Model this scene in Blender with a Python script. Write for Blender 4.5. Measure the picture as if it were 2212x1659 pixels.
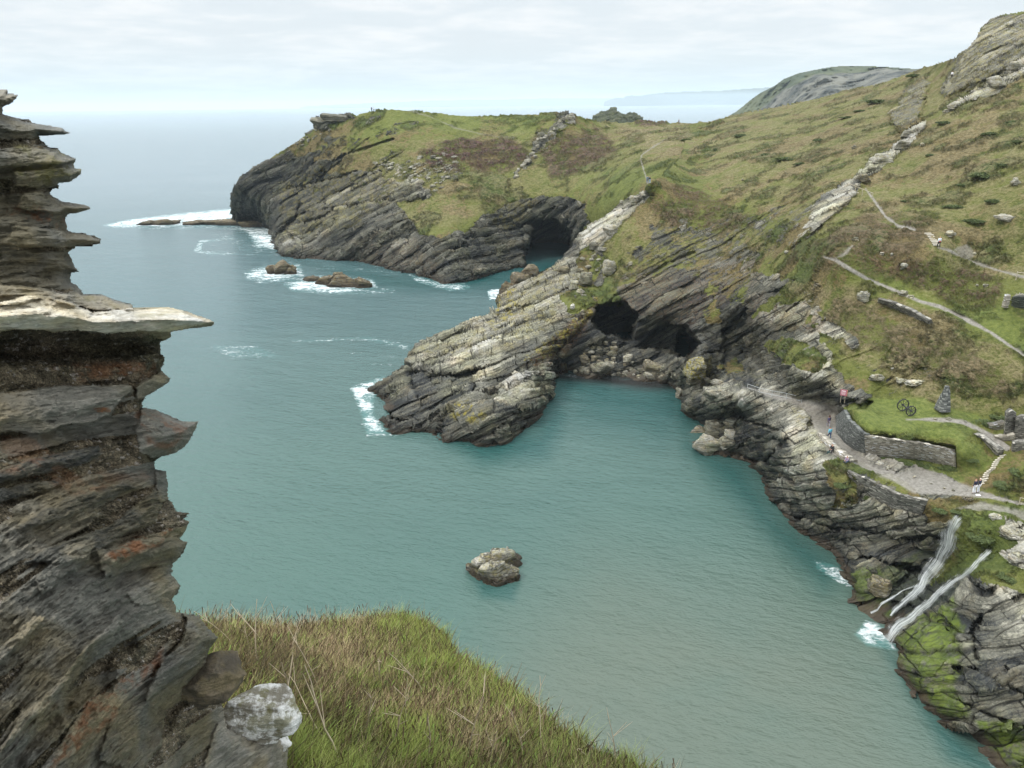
import bpy, bmesh, math, random
import numpy as np
from mathutils import Vector, Matrix
R = math.radians
rng = np.random.default_rng(7)
random.seed(7)
for o in list(bpy.data.objects): bpy.data.objects.remove(o, do_unlink=True)
scn = bpy.context.scene
COL = scn.collection

# ------------------------------------------------------------------ camera
W0, H0, FPX = 2212.0, 1659.0, 1650.0           # the photograph measured at 2212 x 1659
CAMZ, PITCH, ROLL = 53.0, R(20.1), R(0.62)
CAM = np.array([0.0, 0.0, CAMZ])
Fv = np.array([0, math.cos(PITCH), -math.sin(PITCH)])
Rt0 = np.array([1.0, 0, 0]); Up0 = np.array([0, math.sin(PITCH), math.cos(PITCH)])
Rv = math.cos(ROLL) * Rt0 - math.sin(ROLL) * Up0
Uv = math.sin(ROLL) * Rt0 + math.cos(ROLL) * Up0
cam = bpy.data.cameras.new('camera'); camo = bpy.data.objects.new('camera', cam); COL.objects.link(camo)
cam.sensor_width = 36; cam.lens = FPX / W0 * 36; cam.clip_start = 0.05; cam.clip_end = 90000
camo.matrix_world = Matrix(((Rv[0], Uv[0], -Fv[0], 0), (Rv[1], Uv[1], -Fv[1], 0), (Rv[2], Uv[2], -Fv[2], CAMZ), (0, 0, 0, 1)))
scn.camera = camo
scn.render.resolution_x = 1024; scn.render.resolution_y = 768
scn.view_settings.view_transform = 'Standard'; scn.view_settings.look = 'None'
scn.view_settings.exposure = 0.0; scn.view_settings.gamma = 1.0
scn.render.engine = 'CYCLES'
scn.cycles.max_bounces = 5; scn.cycles.diffuse_bounces = 3; scn.cycles.transparent_max_bounces = 8; scn.cycles.volume_bounces = 1

def ray(px, py):
    px = np.asarray(px, float); py = np.asarray(py, float)
    a = (px - W0 / 2) / FPX; b = (H0 / 2 - py) / FPX
    return Fv + a[..., None] * Rv + b[..., None] * Uv

# ------------------------------------------------------------------ world and sun
SUN_EL, SUN_AZ = R(52), R(-115)                # direction the light comes from: left, a little behind the camera
world = bpy.data.worlds.new('World'); scn.world = world; world.use_nodes = True

class NT:
    def __init__(s, tree): s.t = tree; s.n = tree.nodes; s.l = tree.links
    def node(s, typ, **kw):
        n = s.n.new(typ)
        for k, v in kw.items(): setattr(n, k, v)
        return n
    def set(s, sock, v):
        if isinstance(v, bpy.types.NodeSocket): s.l.new(v, sock)
        elif isinstance(v, (tuple, list)) and sock.type == 'RGBA' and len(v) == 3: sock.default_value = (*v, 1)
        else: sock.default_value = v
    def math(s, op, a, b=0.0, c=None, clamp=False):
        n = s.node('ShaderNodeMath', operation=op, use_clamp=clamp); s.set(n.inputs[0], a); s.set(n.inputs[1], b)
        if c is not None: s.set(n.inputs[2], c)
        return n.outputs[0]
    def add(s, a, b): return s.math('ADD', a, b)
    def mul(s, a, b): return s.math('MULTIPLY', a, b)
    def vmul(s, v, k):
        n = s.node('ShaderNodeVectorMath', operation='MULTIPLY'); s.set(n.inputs[0], v); n.inputs[1].default_value = k
        return n.outputs[0]
    def vadd(s, v, k):
        n = s.node('ShaderNodeVectorMath', operation='ADD'); s.set(n.inputs[0], v); s.set(n.inputs[1], k)
        return n.outputs[0]
    def noise(s, vec, scale=1.0, detail=3, rough=0.55, col=False, dist=0.0):
        n = s.node('ShaderNodeTexNoise'); s.set(n.inputs['Vector'], vec); n.inputs['Scale'].default_value = scale
        n.inputs['Detail'].default_value = detail; n.inputs['Roughness'].default_value = rough; n.inputs['Distortion'].default_value = dist
        return n.outputs['Color' if col else 'Fac']
    def vor(s, vec, scale=1.0, feature='F1', out='Distance', rnd=1.0):
        n = s.node('ShaderNodeTexVoronoi', feature=feature); s.set(n.inputs['Vector'], vec); n.inputs['Scale'].default_value = scale
        n.inputs['Randomness'].default_value = rnd
        return n.outputs[out]
    def map(s, v, a, b, c=0.0, d=1.0, smooth=True):
        n = s.node('ShaderNodeMapRange', interpolation_type='SMOOTHSTEP' if smooth else 'LINEAR'); s.set(n.inputs['Value'], v)
        for i, x in zip((1, 2, 3, 4), (a, b, c, d)): n.inputs[i].default_value = x
        return n.outputs[0]
    def mix(s, f, a, b, mode='MIX'):
        n = s.node('ShaderNodeMix', data_type='RGBA', blend_type=mode, clamp_factor=True)
        s.set(n.inputs[0], f); s.set(n.inputs[6], a); s.set(n.inputs[7], b)
        return n.outputs[2]
    def attr(s, name):
        n = s.node('ShaderNodeAttribute', attribute_name=name); return n
    def sep(s, sock):
        n = s.node('ShaderNodeSeparateColor'); s.set(n.inputs[0], sock); return n.outputs
    def sepx(s, sock):
        n = s.node('ShaderNodeSeparateXYZ'); s.set(n.inputs[0], sock); return n.outputs
    def comb(s, x, y, z):
        n = s.node('ShaderNodeCombineXYZ'); s.set(n.inputs[0], x); s.set(n.inputs[1], y); s.set(n.inputs[2], z); return n.outputs[0]

def build_world():
    t = NT(world.node_tree); t.n.clear()
    out = t.node('ShaderNodeOutputWorld'); bg = t.node('ShaderNodeBackground')
    sky = t.node('ShaderNodeTexSky', sky_type='NISHITA'); sky.sun_disc = False
    sky.sun_elevation = SUN_EL; sky.sun_rotation = SUN_AZ; sky.altitude = 50
    sky.air_density = 1.0; sky.dust_density = 2.0; sky.ozone_density = 1.0
    tc = t.node('ShaderNodeTexCoord'); d = tc.outputs['Generated']
    x, y, z = t.sepx(d)
    # cloud sheet overhead: direction projected on a plane
    k = t.math('DIVIDE', 1.0, t.add(t.math('MAXIMUM', z, 0.0), 0.10))
    v = t.comb(t.mul(x, k), t.mul(y, k), 0.0)
    n1 = t.noise(v, 0.9, 6, 0.55, dist=0.3); n2 = t.noise(v, 3.2, 4, 0.6)
    n = t.add(t.mul(n1, .75), t.mul(n2, .25))
    cover = t.map(n, 0.36, 0.60)
    el = t.map(z, 0.0, 0.9, 0, 1, smooth=False)
    cl = t.mix(t.map(n, .42, .64), (8.7, 9.35, 9.75), (10.1, 10.3, 10.4))
    low = t.mix(t.map(z, -.01, .08), (7.8, 9.2, 9.7), cl)
    base = t.mix(0.10, low, sky.outputs[0])
    thin = t.mix(0.16, low, sky.outputs[0])
    colr = t.mix(cover, thin, base)
    bright = t.map(z, 0.20, 0.90, 1.0, 3.0, smooth=False)
    sc = t.node('ShaderNodeVectorMath', operation='SCALE'); t.set(sc.inputs[0], colr); t.set(sc.inputs[3], bright)
    t.set(bg.inputs[0], sc.outputs[0]); bg.inputs[1].default_value = 0.10
    t.l.new(bg.outputs[0], out.inputs[0])
build_world()
sun = bpy.data.lights.new('sun', 'SUN'); suno = bpy.data.objects.new('sun', sun); COL.objects.link(suno)
sun.energy = 2.0; sun.angle = R(12); sun.color = (1.0, .95, .87)
sd = Vector((math.sin(SUN_AZ) * math.cos(SUN_EL), math.cos(SUN_AZ) * math.cos(SUN_EL), math.sin(SUN_EL)))
suno.rotation_euler = sd.to_track_quat('Z', 'Y').to_euler()

# ------------------------------------------------------------------ numeric helpers
def _hash(ix, iy, iz, seed):
    h = (ix.astype(np.uint32) * np.uint32(374761393) + iy.astype(np.uint32) * np.uint32(668265263)
         + iz.astype(np.uint32) * np.uint32(2147483647 - 1234567) + np.uint32(seed * 97531 + 11))
    h = (h ^ (h >> np.uint32(13))) * np.uint32(1274126177)
    h = h ^ (h >> np.uint32(16))
    return h.astype(np.float32) / np.float32(4294967295.0)
def vnoise(p, seed=0):
    p = np.asarray(p, np.float32); f = np.floor(p); i = f.astype(np.int64); f = p - f; f = f * f * (3 - 2 * f)
    r = 0
    for dx in (0, 1):
        wx = f[..., 0] if dx else 1 - f[..., 0]
        for dy in (0, 1):
            wy = f[..., 1] if dy else 1 - f[..., 1]
            for dz in (0, 1):
                wz = f[..., 2] if dz else 1 - f[..., 2]
                r = r + wx * wy * wz * _hash(i[..., 0] + dx, i[..., 1] + dy, i[..., 2] + dz, seed)
    return r
def fbm(p, o=4, seed=0, g=0.5):
    a, s, r = 1.0, 0.0, 0.0; p = np.asarray(p, np.float32)
    for k in range(o):
        r = r + a * vnoise(p, seed + k); s += a; a *= g; p = p * 2.03 + 5.1
    return r / s - 0.5
def sstep(x, a, b):
    t = np.clip((x - a) / (b - a), 0, 1); return t * t * (3 - 2 * t)
def sdf_poly(px, py, poly):
    """signed distance, positive inside"""
    poly = np.asarray(poly, float); d2 = np.full(px.shape, 1e12, np.float32); ins = np.zeros(px.shape, bool)
    n = len(poly)
    for i in range(n):
        ax, ay = poly[i]; bx, by = poly[(i + 1) % n]
        ex, ey = bx - ax, by - ay; L = ex * ex + ey * ey + 1e-9
        t = np.clip(((px - ax) * ex + (py - ay) * ey) / L, 0, 1)
        dx = px - ax - t * ex; dy = py - ay - t * ey
        d2 = np.minimum(d2, dx * dx + dy * dy)
        c = ((ay > py) != (by > py)) & (px < ex * (py - ay) / (ey if abs(ey) > 1e-9 else 1e-9) + ax)
        ins ^= c
    d = np.sqrt(d2); return np.where(ins, d, -d)
def sdf_local(px, py, poly, pad=40):
    """same, evaluated only near the polygon"""
    P = np.asarray(poly, float); out = np.full(px.shape, -1e3, np.float32)
    m = (px > P[:, 0].min() - pad) & (px < P[:, 0].max() + pad) & (py > P[:, 1].min() - pad) & (py < P[:, 1].max() + pad)
    if m.any(): out[m] = sdf_poly(px[m], py[m], poly)
    return out
def dist_line(px, py, line, pad=60):
    """distance to polyline minus local half width; line = [(x,y,w)]"""
    P = np.asarray(line, float); out = np.full(px.shape, 1e3, np.float32)
    m = (px > P[:, 0].min() - pad) & (px < P[:, 0].max() + pad) & (py > P[:, 1].min() - pad) & (py < P[:, 1].max() + pad)
    if not m.any(): return out
    x, y = px[m], py[m]; best = np.full(x.shape, 1e3)
    for (ax, ay, aw), (bx, by, bw) in zip(line[:-1], line[1:]):
        ex, ey = bx - ax, by - ay; t = np.clip(((x - ax) * ex + (y - ay) * ey) / (ex * ex + ey * ey + 1e-9), 0, 1)
        best = np.minimum(best, np.hypot(x - ax - t * ex, y - ay - t * ey) - (aw + t * (bw - aw)))
    out[m] = best; return out

def t_of(px, py, mode, val):
    d = ray(px, py)
    if mode == 'z': return (val - CAMZ) / d[2]
    if mode == 'd': return val / math.hypot(d[0], d[1])
    return val
class Layer:
    """a surface known by survey points: sight direction + height (z), ground distance (d) or depth (t)"""
    def __init__(s, pts, lam=1e-4, below=None):
        pts = list(pts)
        if below:
            for (x, y, m, v) in list(pts):
                if m == 'z' and v == 0:
                    d = ray(x, y); D = t_of(x, y, 'z', 0) * math.hypot(d[0], d[1]); pts.append((x, y + below, 'd', D - 0.6))
        X = np.array([(p[0], p[1]) for p in pts], float) / 400.0
        T = np.array([1.0 / t_of(*p) for p in pts]); s.sc = T.mean(); T = T / s.sc
        n = len(pts); r2 = ((X[:, None] - X[None]) ** 2).sum(-1); K = 0.5 * r2 * np.log(r2 + 1e-12) + lam * np.eye(n)
        A = np.zeros((n + 3, n + 3)); A[:n, :n] = K; A[:n, n] = 1; A[:n, n + 1:] = X; A[n, :n] = 1; A[n + 1:, :n] = X.T
        s.w = np.linalg.solve(A, np.concatenate([T, [0, 0, 0]])); s.X = X; s.lo = T.min() * .8; s.hi = T.max() * 1.25
    def t(s, px, py):
        px = np.asarray(px, float) / 400.0; py = np.asarray(py, float) / 400.0; n = len(s.X)
        r = s.w[n] + s.w[n + 1] * px + s.w[n + 2] * py
        for i in range(n):
            r2 = (px - s.X[i, 0]) ** 2 + (py - s.X[i, 1]) ** 2; r = r + s.w[i] * 0.5 * r2 * np.log(r2 + 1e-12)
        return 1.0 / (np.clip(r, s.lo, s.hi) * s.sc)
    def P(s, px, py, dt=0.0): return CAM + ray(px, py) * (s.t(px, py) + dt)[..., None] if np.ndim(px) else CAM + ray(px, py) * (float(s.t(px, py)) + dt)

def mesh_np(name, V, F, attrs=None, mat=None, parent=None, smooth=True, tris=False):
    me = bpy.data.meshes.new(name); V = np.asarray(V, np.float32); F = np.asarray(F, np.int32)
    k = F.shape[1]; me.vertices.add(len(V)); me.vertices.foreach_set('co', V.ravel())
    me.loops.add(F.size); me.loops.foreach_set('vertex_index', F.ravel())
    me.polygons.add(len(F)); me.polygons.foreach_set('loop_start', np.arange(0, F.size, k, dtype=np.int32))
    try: me.polygons.foreach_set('loop_total', np.full(len(F), k, np.int32))
    except Exception: pass
    me.update(calc_edges=True)
    if smooth: me.polygons.foreach_set('use_smooth', np.ones(len(F), bool))
    for nm, arr in (attrs or {}).items():
        arr = np.asarray(arr, np.float32)
        if arr.ndim == 2 and arr.shape[1] == 4: a = me.attributes.new(nm, 'FLOAT_COLOR', 'POINT'); a.data.foreach_set('color', arr.ravel())
        elif arr.ndim == 2: a = me.attributes.new(nm, 'FLOAT_VECTOR', 'POINT'); a.data.foreach_set('vector', arr.ravel())
        else: a = me.attributes.new(nm, 'FLOAT', 'POINT'); a.data.foreach_set('value', arr)
    if mat: me.materials.append(mat)
    o = bpy.data.objects.new(name, me); COL.objects.link(o)
    if parent: o.parent = parent
    return o
def tag(o, label=None, cat=None, group=None, kind=None):
    for k, v in (('label', label), ('category', cat), ('group', group), ('kind', kind)):
        if v: o[k] = v
    return o
def empty(name, loc, rz=0.0):
    o = bpy.data.objects.new(name, None); COL.objects.link(o); o.location = loc; o.rotation_euler = (0, 0, rz); o.empty_display_size = .2; return o

STRIKE = R(28)
def strat_coords(P, a=STRIKE, b=R(-24)):
    """metres along and across the bedding, which rises to the right"""
    x, y, z = P[..., 0], P[..., 1], P[..., 2]
    u = x * math.cos(a) + z * math.sin(a); w = -x * math.sin(a) + z * math.cos(a)
    v = y * math.cos(b) + w * math.sin(b); w = -y * math.sin(b) + w * math.cos(b)
    return np.stack([u, v, w], -1)

class Relief:
    """dense surface mesh laid over a Layer"""
    def __init__(s, layer, poly, step, bounds=None, warp=0.0, warpscale=1.0):
        P = np.asarray(poly, float)
        x0, y0, x1, y1 = bounds or (P[:, 0].min(), P[:, 1].min(), P[:, 0].max(), P[:, 1].max())
        xs = np.arange(x0 - step, x1 + 2 * step, step); ys = np.arange(y0 - step, y1 + 2 * step, step)
        s.shape = (len(ys), len(xs)); gx, gy = np.meshgrid(xs, ys); s.gx = gx.ravel(); s.gy = gy.ravel()
        s.sd = sdf_poly(s.gx, s.gy, poly); keep = s.sd > -0.01
        s.ids = np.full(s.gx.shape, -1); s.keep = np.nonzero(keep)[0]; s.ids[s.keep] = np.arange(len(s.keep))
        s.px = s.gx[s.keep]; s.py = s.gy[s.keep]; s.sd = s.sd[s.keep]
        s.t = layer.t(s.px, s.py); s.r = ray(s.px, s.py); s.m = {}
        s.step = step
    def pos(s): return CAM + s.r * s.t[:, None]
    def grid(s, v, fill=0.0):
        g = np.full(s.ids.shape, fill, float); g[s.keep] = v; return g.reshape(s.shape)
    def normals(s):
        P = s.pos(); G = np.stack([s.grid(P[:, k], np.nan) for k in range(3)], -1)
        du = np.zeros_like(G); dv = np.zeros_like(G)
        du[:, 1:-1] = G[:, 2:] - G[:, :-2]; dv[1:-1] = G[2:] - G[:-2]
        n = np.cross(dv, du); n /= np.linalg.norm(n, axis=-1, keepdims=True) + 1e-9
        n = n.reshape(-1, 3)[s.keep]; n[np.isnan(n).any(1)] = (0, 0, 1); return n
    def get(s, k): return s.m.setdefault(k, np.zeros(len(s.px)))
    def wob(s, amp, scale, seed=3):
        P = s.P0; return amp * 2 * fbm(P / scale, 4, seed, .6)
    def paint(s, key, poly, val=1.0, soft=6, amp=14, scale=4.0, seed=3):
        m = s.get(key); d = sdf_local(s.px, s.py, poly, 60); a = np.zeros_like(m); q = d > -60
        a[q] = sstep(d[q] + 2 * amp * fbm(s.P0[q] / scale, 4, seed, .6), -soft, soft)
        s.m[key] = m * (1 - a) + val * a
    def line(s, key, line, val=1.0, soft=2, amp=1.5, scale=2.0):
        line = [(a, b, w * (.72 if key == 'path' else 1)) for a, b, w in line]; amp = amp * 1.3
        m = s.get(key); d = dist_line(s.px, s.py, line); a = np.zeros_like(m); q = d < 40
        a[q] = sstep(-d[q] + 2 * amp * fbm(s.P0[q] / scale, 3, 5), -soft, soft); s.m[key] = m * (1 - a) + val * a
    def pit(s, poly, push, soft=4, amp=4, scale=3.0, seed=9):
        d = sdf_local(s.px, s.py, poly, 30); q = d > -30; a = np.zeros_like(d)
        a[q] = sstep(d[q] + 2 * amp * fbm(s.P0[q] / scale, 3, seed), -soft, soft); s.t = s.t + push * a; return a
    def build(s, name, mat, skirt, faces=None, kind='structure', along=False):
        g = s.ids.reshape(s.shape); a, b, c, d = g[:-1, :-1], g[:-1, 1:], g[1:, 1:], g[1:, :-1]
        ok = (a >= 0) & (b >= 0) & (c >= 0) & (d >= 0); F = np.stack([a[ok], d[ok], c[ok], b[ok]], 1)
        if faces is not None: F = F[faces(s.px[F[:, 0]], s.py[F[:, 0]])]
        used, inv = np.unique(F, return_inverse=True); F = inv.reshape(F.shape)
        V = s.pos()[used]; n0 = len(V)
        E = np.concatenate([F[:, [0, 1]], F[:, [1, 2]], F[:, [2, 3]], F[:, [3, 0]]]); key = np.sort(E, 1); code = key[:, 0].astype(np.int64) * n0 + key[:, 1]
        u, idx, cnt = np.unique(code, return_index=True, return_counts=True); BE = E[idx[cnt == 1]]
        bv, binv = np.unique(BE, return_inverse=True); BE2 = binv.reshape(BE.shape)
        h = s.r[used[bv]].copy(); h[:, 2] = 0; h /= np.linalg.norm(h, axis=1, keepdims=True)
        if along: h = s.r[used[bv]] + np.array([-.35, 0, 0])
        rows = [V]; prev = bv; allF = [F]; src = [np.arange(n0)]; base = n0
        for (back, down) in skirt:
            rows.append(V[bv] + h * back + np.array([0, 0, -down])); cur = base + np.arange(len(bv))
            allF.append(np.stack([prev[BE2[:, 1]], prev[BE2[:, 0]], cur[BE2[:, 0]], cur[BE2[:, 1]]], 1))
            src.append(bv); prev = cur; base += len(bv)
        V = np.concatenate(rows); F = np.concatenate(allF); src = used[np.concatenate(src)]
        z = np.zeros(len(s.px))
        def pk(*ks): return np.stack([s.m.get(k, z) for k in ks], 1)[src]
        at = {'m1': pk('rock', 'path', 'lush', 'dry'), 'm2': pk('heath', 'pale', 'moss', 'lichen'), 'm3': pk('dark', 'rust', 'amp', 'wet')}
        at['strat'] = s.strat(V, src) if hasattr(s, 'strat') else strat_coords(V)
        o = mesh_np(name, V, F, at, mat)
        if kind: o['kind'] = kind
        return o

# ------------------------------------------------------------------ materials
def new_mat(name, disp=None):
    m = bpy.data.materials.new(name); m.use_nodes = True; t = NT(m.node_tree); t.n.clear()
    t.out = t.node('ShaderNodeOutputMaterial'); t.b = t.node('ShaderNodeBsdfPrincipled'); t.l.new(t.b.outputs[0], t.out.inputs[0])
    if disp: m.displacement_method = disp
    return m, t
def simple(name, col, rough=.8, var=.25, scale=6.0, metal=0.0, col2=None):
    m, t = new_mat(name); tc = t.node('ShaderNodeTexCoord').outputs['Object']
    n = t.noise(tc, scale, 4, .6); c2 = col2 or tuple(max(0, c * (1 - var)) for c in col); c1 = tuple(min(1, c * (1 + var)) for c in col)
    t.set(t.b.inputs['Base Color'], t.mix(t.map(n, .35, .65), c2, c1)); t.b.inputs['Roughness'].default_value = rough
    t.b.inputs['Metallic'].default_value = metal; return m
def displace(t, h):
    n = t.node('ShaderNodeDisplacement'); t.set(n.inputs['Height'], h); n.inputs['Midlevel'].default_value = 0; n.inputs['Scale'].default_value = 1
    t.l.new(n.outputs[0], t.out.inputs['Displacement'])

def slabs(t, v, lu, lv, lw, cw):
    """jointed slabs: random value per slab, 0 in the joints, rise through each bed"""
    u, vv, w = t.sepx(v); w1 = t.math('DIVIDE', w, lw); L = t.math('FLOOR', w1)
    wn = t.node('ShaderNodeTexWhiteNoise', noise_dimensions='1D'); t.set(wn.inputs['W'], L); r = t.sep(wn.outputs['Color'])
    u1 = t.add(t.math('DIVIDE', u, lu), t.mul(r[0], 9)); v1 = t.add(t.math('DIVIDE', vv, lv), t.mul(r[1], 9))
    c = t.node('ShaderNodeTexWhiteNoise', noise_dimensions='3D'); t.set(c.inputs['Vector'], t.comb(t.math('FLOOR', u1), t.math('FLOOR', v1), L))
    fw, fu, fv = (t.math('FRACT', q) for q in (w1, u1, v1))
    e = lambda f, ln: t.mul(t.math('MINIMUM', f, t.math('SUBTRACT', 1.0, f)), ln)
    dj = t.math('MINIMUM', e(fu, lu), e(fv, lv))
    return c.outputs['Value'], t.map(e(fw, lw), 0, cw * lw * 3.4), fw, t.map(dj, 0, cw * .55 * lu), r[2]

def rock_nodes(t, st, pale, dark, rust, lichen, moss, z=None, k=1.0, tone=1.0):
    """slate: colour, height. st = metres along/across the bedding, k scales feature size"""
    wv = t.vadd(st, t.vmul(t.noise(st, .16 / k, 3, .55, col=True), (1.2 * k, 1.2 * k, .75 * k)))
    big = t.noise(t.vmul(wv, (.10 / k, .16 / k, .5 / k)), 1, 5, .6)
    fine = t.noise(t.vmul(wv, (.7 / k, 1.0 / k, 6.0 / k)), 1, 4, .65)
    vc, ve, fr, vj, bed = slabs(t, wv, 4.2 * k, 3.0 * k, 1.0 * k, .045)
    wv2 = t.vadd(wv, t.vmul(t.noise(st, 1.1 / k, 2, .6, col=True), (.4 * k, .4 * k, .16 * k)))
    vc2, ve2, fr2, vj2, bed2 = slabs(t, wv2, 1.9 * k, 1.25 * k, .21 * k, .06)
    xf = t.noise(t.vmul(wv, (2.2 / k, 3.0 / k, 21.0 / k)), 1, 4, .7); xg = t.noise(st, 5.5 / k, 4, .7)
    T = lambda c: tuple(x * tone for x in c)
    v = t.add(t.mul(big, 1.05), t.add(t.mul(fine, .30), t.add(t.add(t.mul(vc, .12), t.mul(bed, .10)), t.add(t.mul(vc2, .12), t.mul(bed2, .12)))))      # about .5-1.2
    v = t.add(t.add(t.add(v, t.add(t.mul(t.add(xf, -.5), .50), t.mul(t.add(xg, -.5), .70))), t.add(t.mul(pale, .34), -.075)), t.mul(dark, -.30))
    c = t.mix(t.map(v, .55, .84), T((.026, .029, .031)), T((.125, .121, .095)))
    c = t.mix(t.map(v, .84, 1.12), c, T((.31, .295, .235))); c = t.mix(t.map(v, 1.10, 1.38), c, T((.52, .50, .45)))
    warm = t.noise(t.vmul(wv, (.22 / k, .22 / k, .5 / k)), 1.3, 4, .6)
    c = t.mix(t.mul(t.map(warm, .47, .68), .55), c, t.mix(1, c, (1.15, .98, .74), 'MULTIPLY'))
    c = t.mix(t.mul(t.map(t.noise(t.vadd(st, (31, 7, 3)), .12 / k, 5, .7), .46, .64), .5), c, t.mix(1, c, (1.0, 1.03, .72), 'MULTIPLY'))
    c = t.mix(t.mul(t.map(t.noise(st, 2.2 / k, 4, .7), .42, .62), rust), c, (.17, .088, .036))
    c = t.mix(t.mul(t.map(t.noise(st, .9 / k, 5, .7), .46, .60), lichen), c, (.30, .25, .045))
    c = t.mix(t.mul(t.map(t.noise(st, 1.3 / k, 4, .65), .30, .55), moss), c, t.mix(t.noise(st, .6 / k, 2), (.024, .052, .006), (.17, .22, .014)))
    jn = t.map(t.noise(st, .3 / k, 3, .6), .38, .60); crack = t.mul(t.math('MAXIMUM', ve, t.math('SUBTRACT', .75, jn)), t.math('MAXIMUM', ve2, t.add(t.mul(jn, -.35), .70))); crack = t.mul(crack, t.mul(t.math('MAXIMUM', vj, t.math('SUBTRACT', .9, jn)), t.math('MAXIMUM', vj2, .75))); c = t.mix(crack, t.mix(1, c, (.25, .25, .26), 'MULTIPLY'), c)
    if z is not None:
        wn = t.add(z, t.mul(t.noise(st, .8, 4, .65), -1.8)); weed = t.map(wn, -.45, .15, 1, 0); blk = t.map(wn, .0, 1.2, 1, 0)
        c = t.mix(t.mul(blk, .6), c, t.mix(1, c, (.34, .33, .33), 'MULTIPLY'))
        c = t.mix(t.mul(weed, .85), c, t.mix(t.noise(st, 1.5, 3), (.022, .018, .013), (.085, .058, .034)))
    h = t.add(t.mul(t.add(vc, -.5), .60 * k), t.add(t.mul(t.add(vc2, -.5), .20 * k), t.add(t.mul(t.add(big, -.5), 1.3 * k), t.add(t.mul(t.add(fine, -.5), .34 * k), t.add(t.mul(t.add(xf, -.5), .11 * k), t.mul(t.add(xg, -.5), .07 * k))))))
    h = t.add(h, t.add(t.mul(t.add(bed, -.5), .75 * k), t.mul(t.add(bed2, -.5), .24 * k)))
    h = t.add(h, t.add(t.mul(fr, .38 * k), t.mul(fr2, .10 * k))); h = t.add(h, t.add(t.mul(t.add(ve, -1), .16 * k), t.mul(t.add(vj, -1), .22 * k)))
    return c, h

def terrain_material(name, k=1.0, haze_tone=1.0):
    m, t = new_mat(name, 'BOTH')
    st = t.attr('strat').outputs['Vector']; wp = t.node('ShaderNodeTexCoord').outputs['Object']; z = t.sepx(wp)[2]
    a1 = t.attr('m1'); s1 = t.sep(a1.outputs['Color']); a2 = t.attr('m2'); s2 = t.sep(a2.outputs['Color']); a3 = t.attr('m3'); s3 = t.sep(a3.outputs['Color'])
    rock, path, lush, dry = s1[0], s1[1], s1[2], a1.outputs['Alpha']; heath, pale, moss, lichen = s2[0], s2[1], s2[2], a2.outputs['Alpha']
    dark, rust, amp, wet = s3[0], s3[1], s3[2], a3.outputs['Alpha']
    rc, rh = rock_nodes(t, st, pale, dark, rust, lichen, moss, z, k)
    brk = t.add(t.mul(t.noise(wp, .28 / k, 5, .68), .7), t.mul(t.noise(t.vmul(st, (.5, .7, 2.2)), 1 / k, 3, .6), .5))
    rock = t.map(t.add(rock, t.mul(t.add(brk, -.6), 1.9)), .40, .56)
    # turf, heather and scrub
    g1 = t.noise(wp, .045 / k, 5, .6); g2 = t.noise(wp, .35 / k, 5, .65); g3 = t.noise(t.vmul(wp, (1, 1, 1.6)), 1.7 / k, 5, .75); g4 = t.noise(wp, .11 / k, 6, .68); g5 = t.noise(t.vadd(wp, (40, 9, 3)), .075 / k, 6, .7)
    gv = t.add(t.mul(g1, .4), t.add(t.mul(g2, .4), t.mul(g3, .6)))
    g = t.mix(t.map(gv, .50, .74), (.055, .066, .013), (.130, .142, .032)); g = t.mix(t.map(gv, .72, .94), g, (.225, .215, .085))
    bt = t.map(t.add(g5, t.mul(g3, .22)), .615, .68); g = t.mix(t.mul(bt, .75), g, t.mix(t.map(g3, .36, .64), (.075, .052, .024), (.21, .145, .070)))
    sc = t.map(t.add(g4, t.mul(g3, .25)), .65, .73); g = t.mix(t.mul(sc, .75), g, t.mix(t.map(g3, .36, .64), (.026, .042, .009), (.072, .100, .022)))
    tan = t.mix(t.map(g3, .38, .62), (.095, .078, .034), (.26, .215, .115)); g = t.mix(t.mul(dry, t.map(t.add(g2, t.mul(g3, .3)), .5, .74)), g, tan)
    lg = t.mix(t.map(g3, .35, .65), (.060, .085, .014), (.135, .160, .036)); g = t.mix(t.mul(lush, .85), g, lg)
    hm = t.mul(t.map(t.add(t.mul(g2, .6), t.mul(g3, .4)), .44, .56), heath)
    g = t.mix(hm, g, t.mix(t.map(g3, .38, .6), (.035, .028, .016), (.115, .060, .050)))
    pv = t.noise(wp, 2.5 / k, 4, .7); pc = t.mix(t.map(pv, .25, .78), (.14, .128, .105), (.29, .27, .24))
    c = t.mix(rock, g, rc); c = t.mix(path, c, pc)
    t.set(t.b.inputs['Base Color'], c)
    rr = t.mix(rock, (.95, .95, .95), (.62, .62, .62)); t.set(t.b.inputs['Roughness'], t.sep(rr)[0]); t.b.inputs['Specular IOR Level'].default_value = .35
    gh = t.add(t.mul(t.add(g3, -.5), .55 * k), t.add(t.mul(t.add(g2, -.5), 1.3 * k), t.mul(t.math('MAXIMUM', hm, sc), .45 * k)))
    gh = t.mul(gh, t.math('SUBTRACT', 1.0, t.mul(lush, .7)))
    mx = t.node('ShaderNodeMix', data_type='FLOAT'); t.set(mx.inputs[0], rock); t.set(mx.inputs[2], gh); t.set(mx.inputs[3], t.mul(rh, amp))
    h = t.mul(mx.outputs[0], t.math('SUBTRACT', 1.0, t.mul(path, .93)))
    displace(t, h); return m

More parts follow.
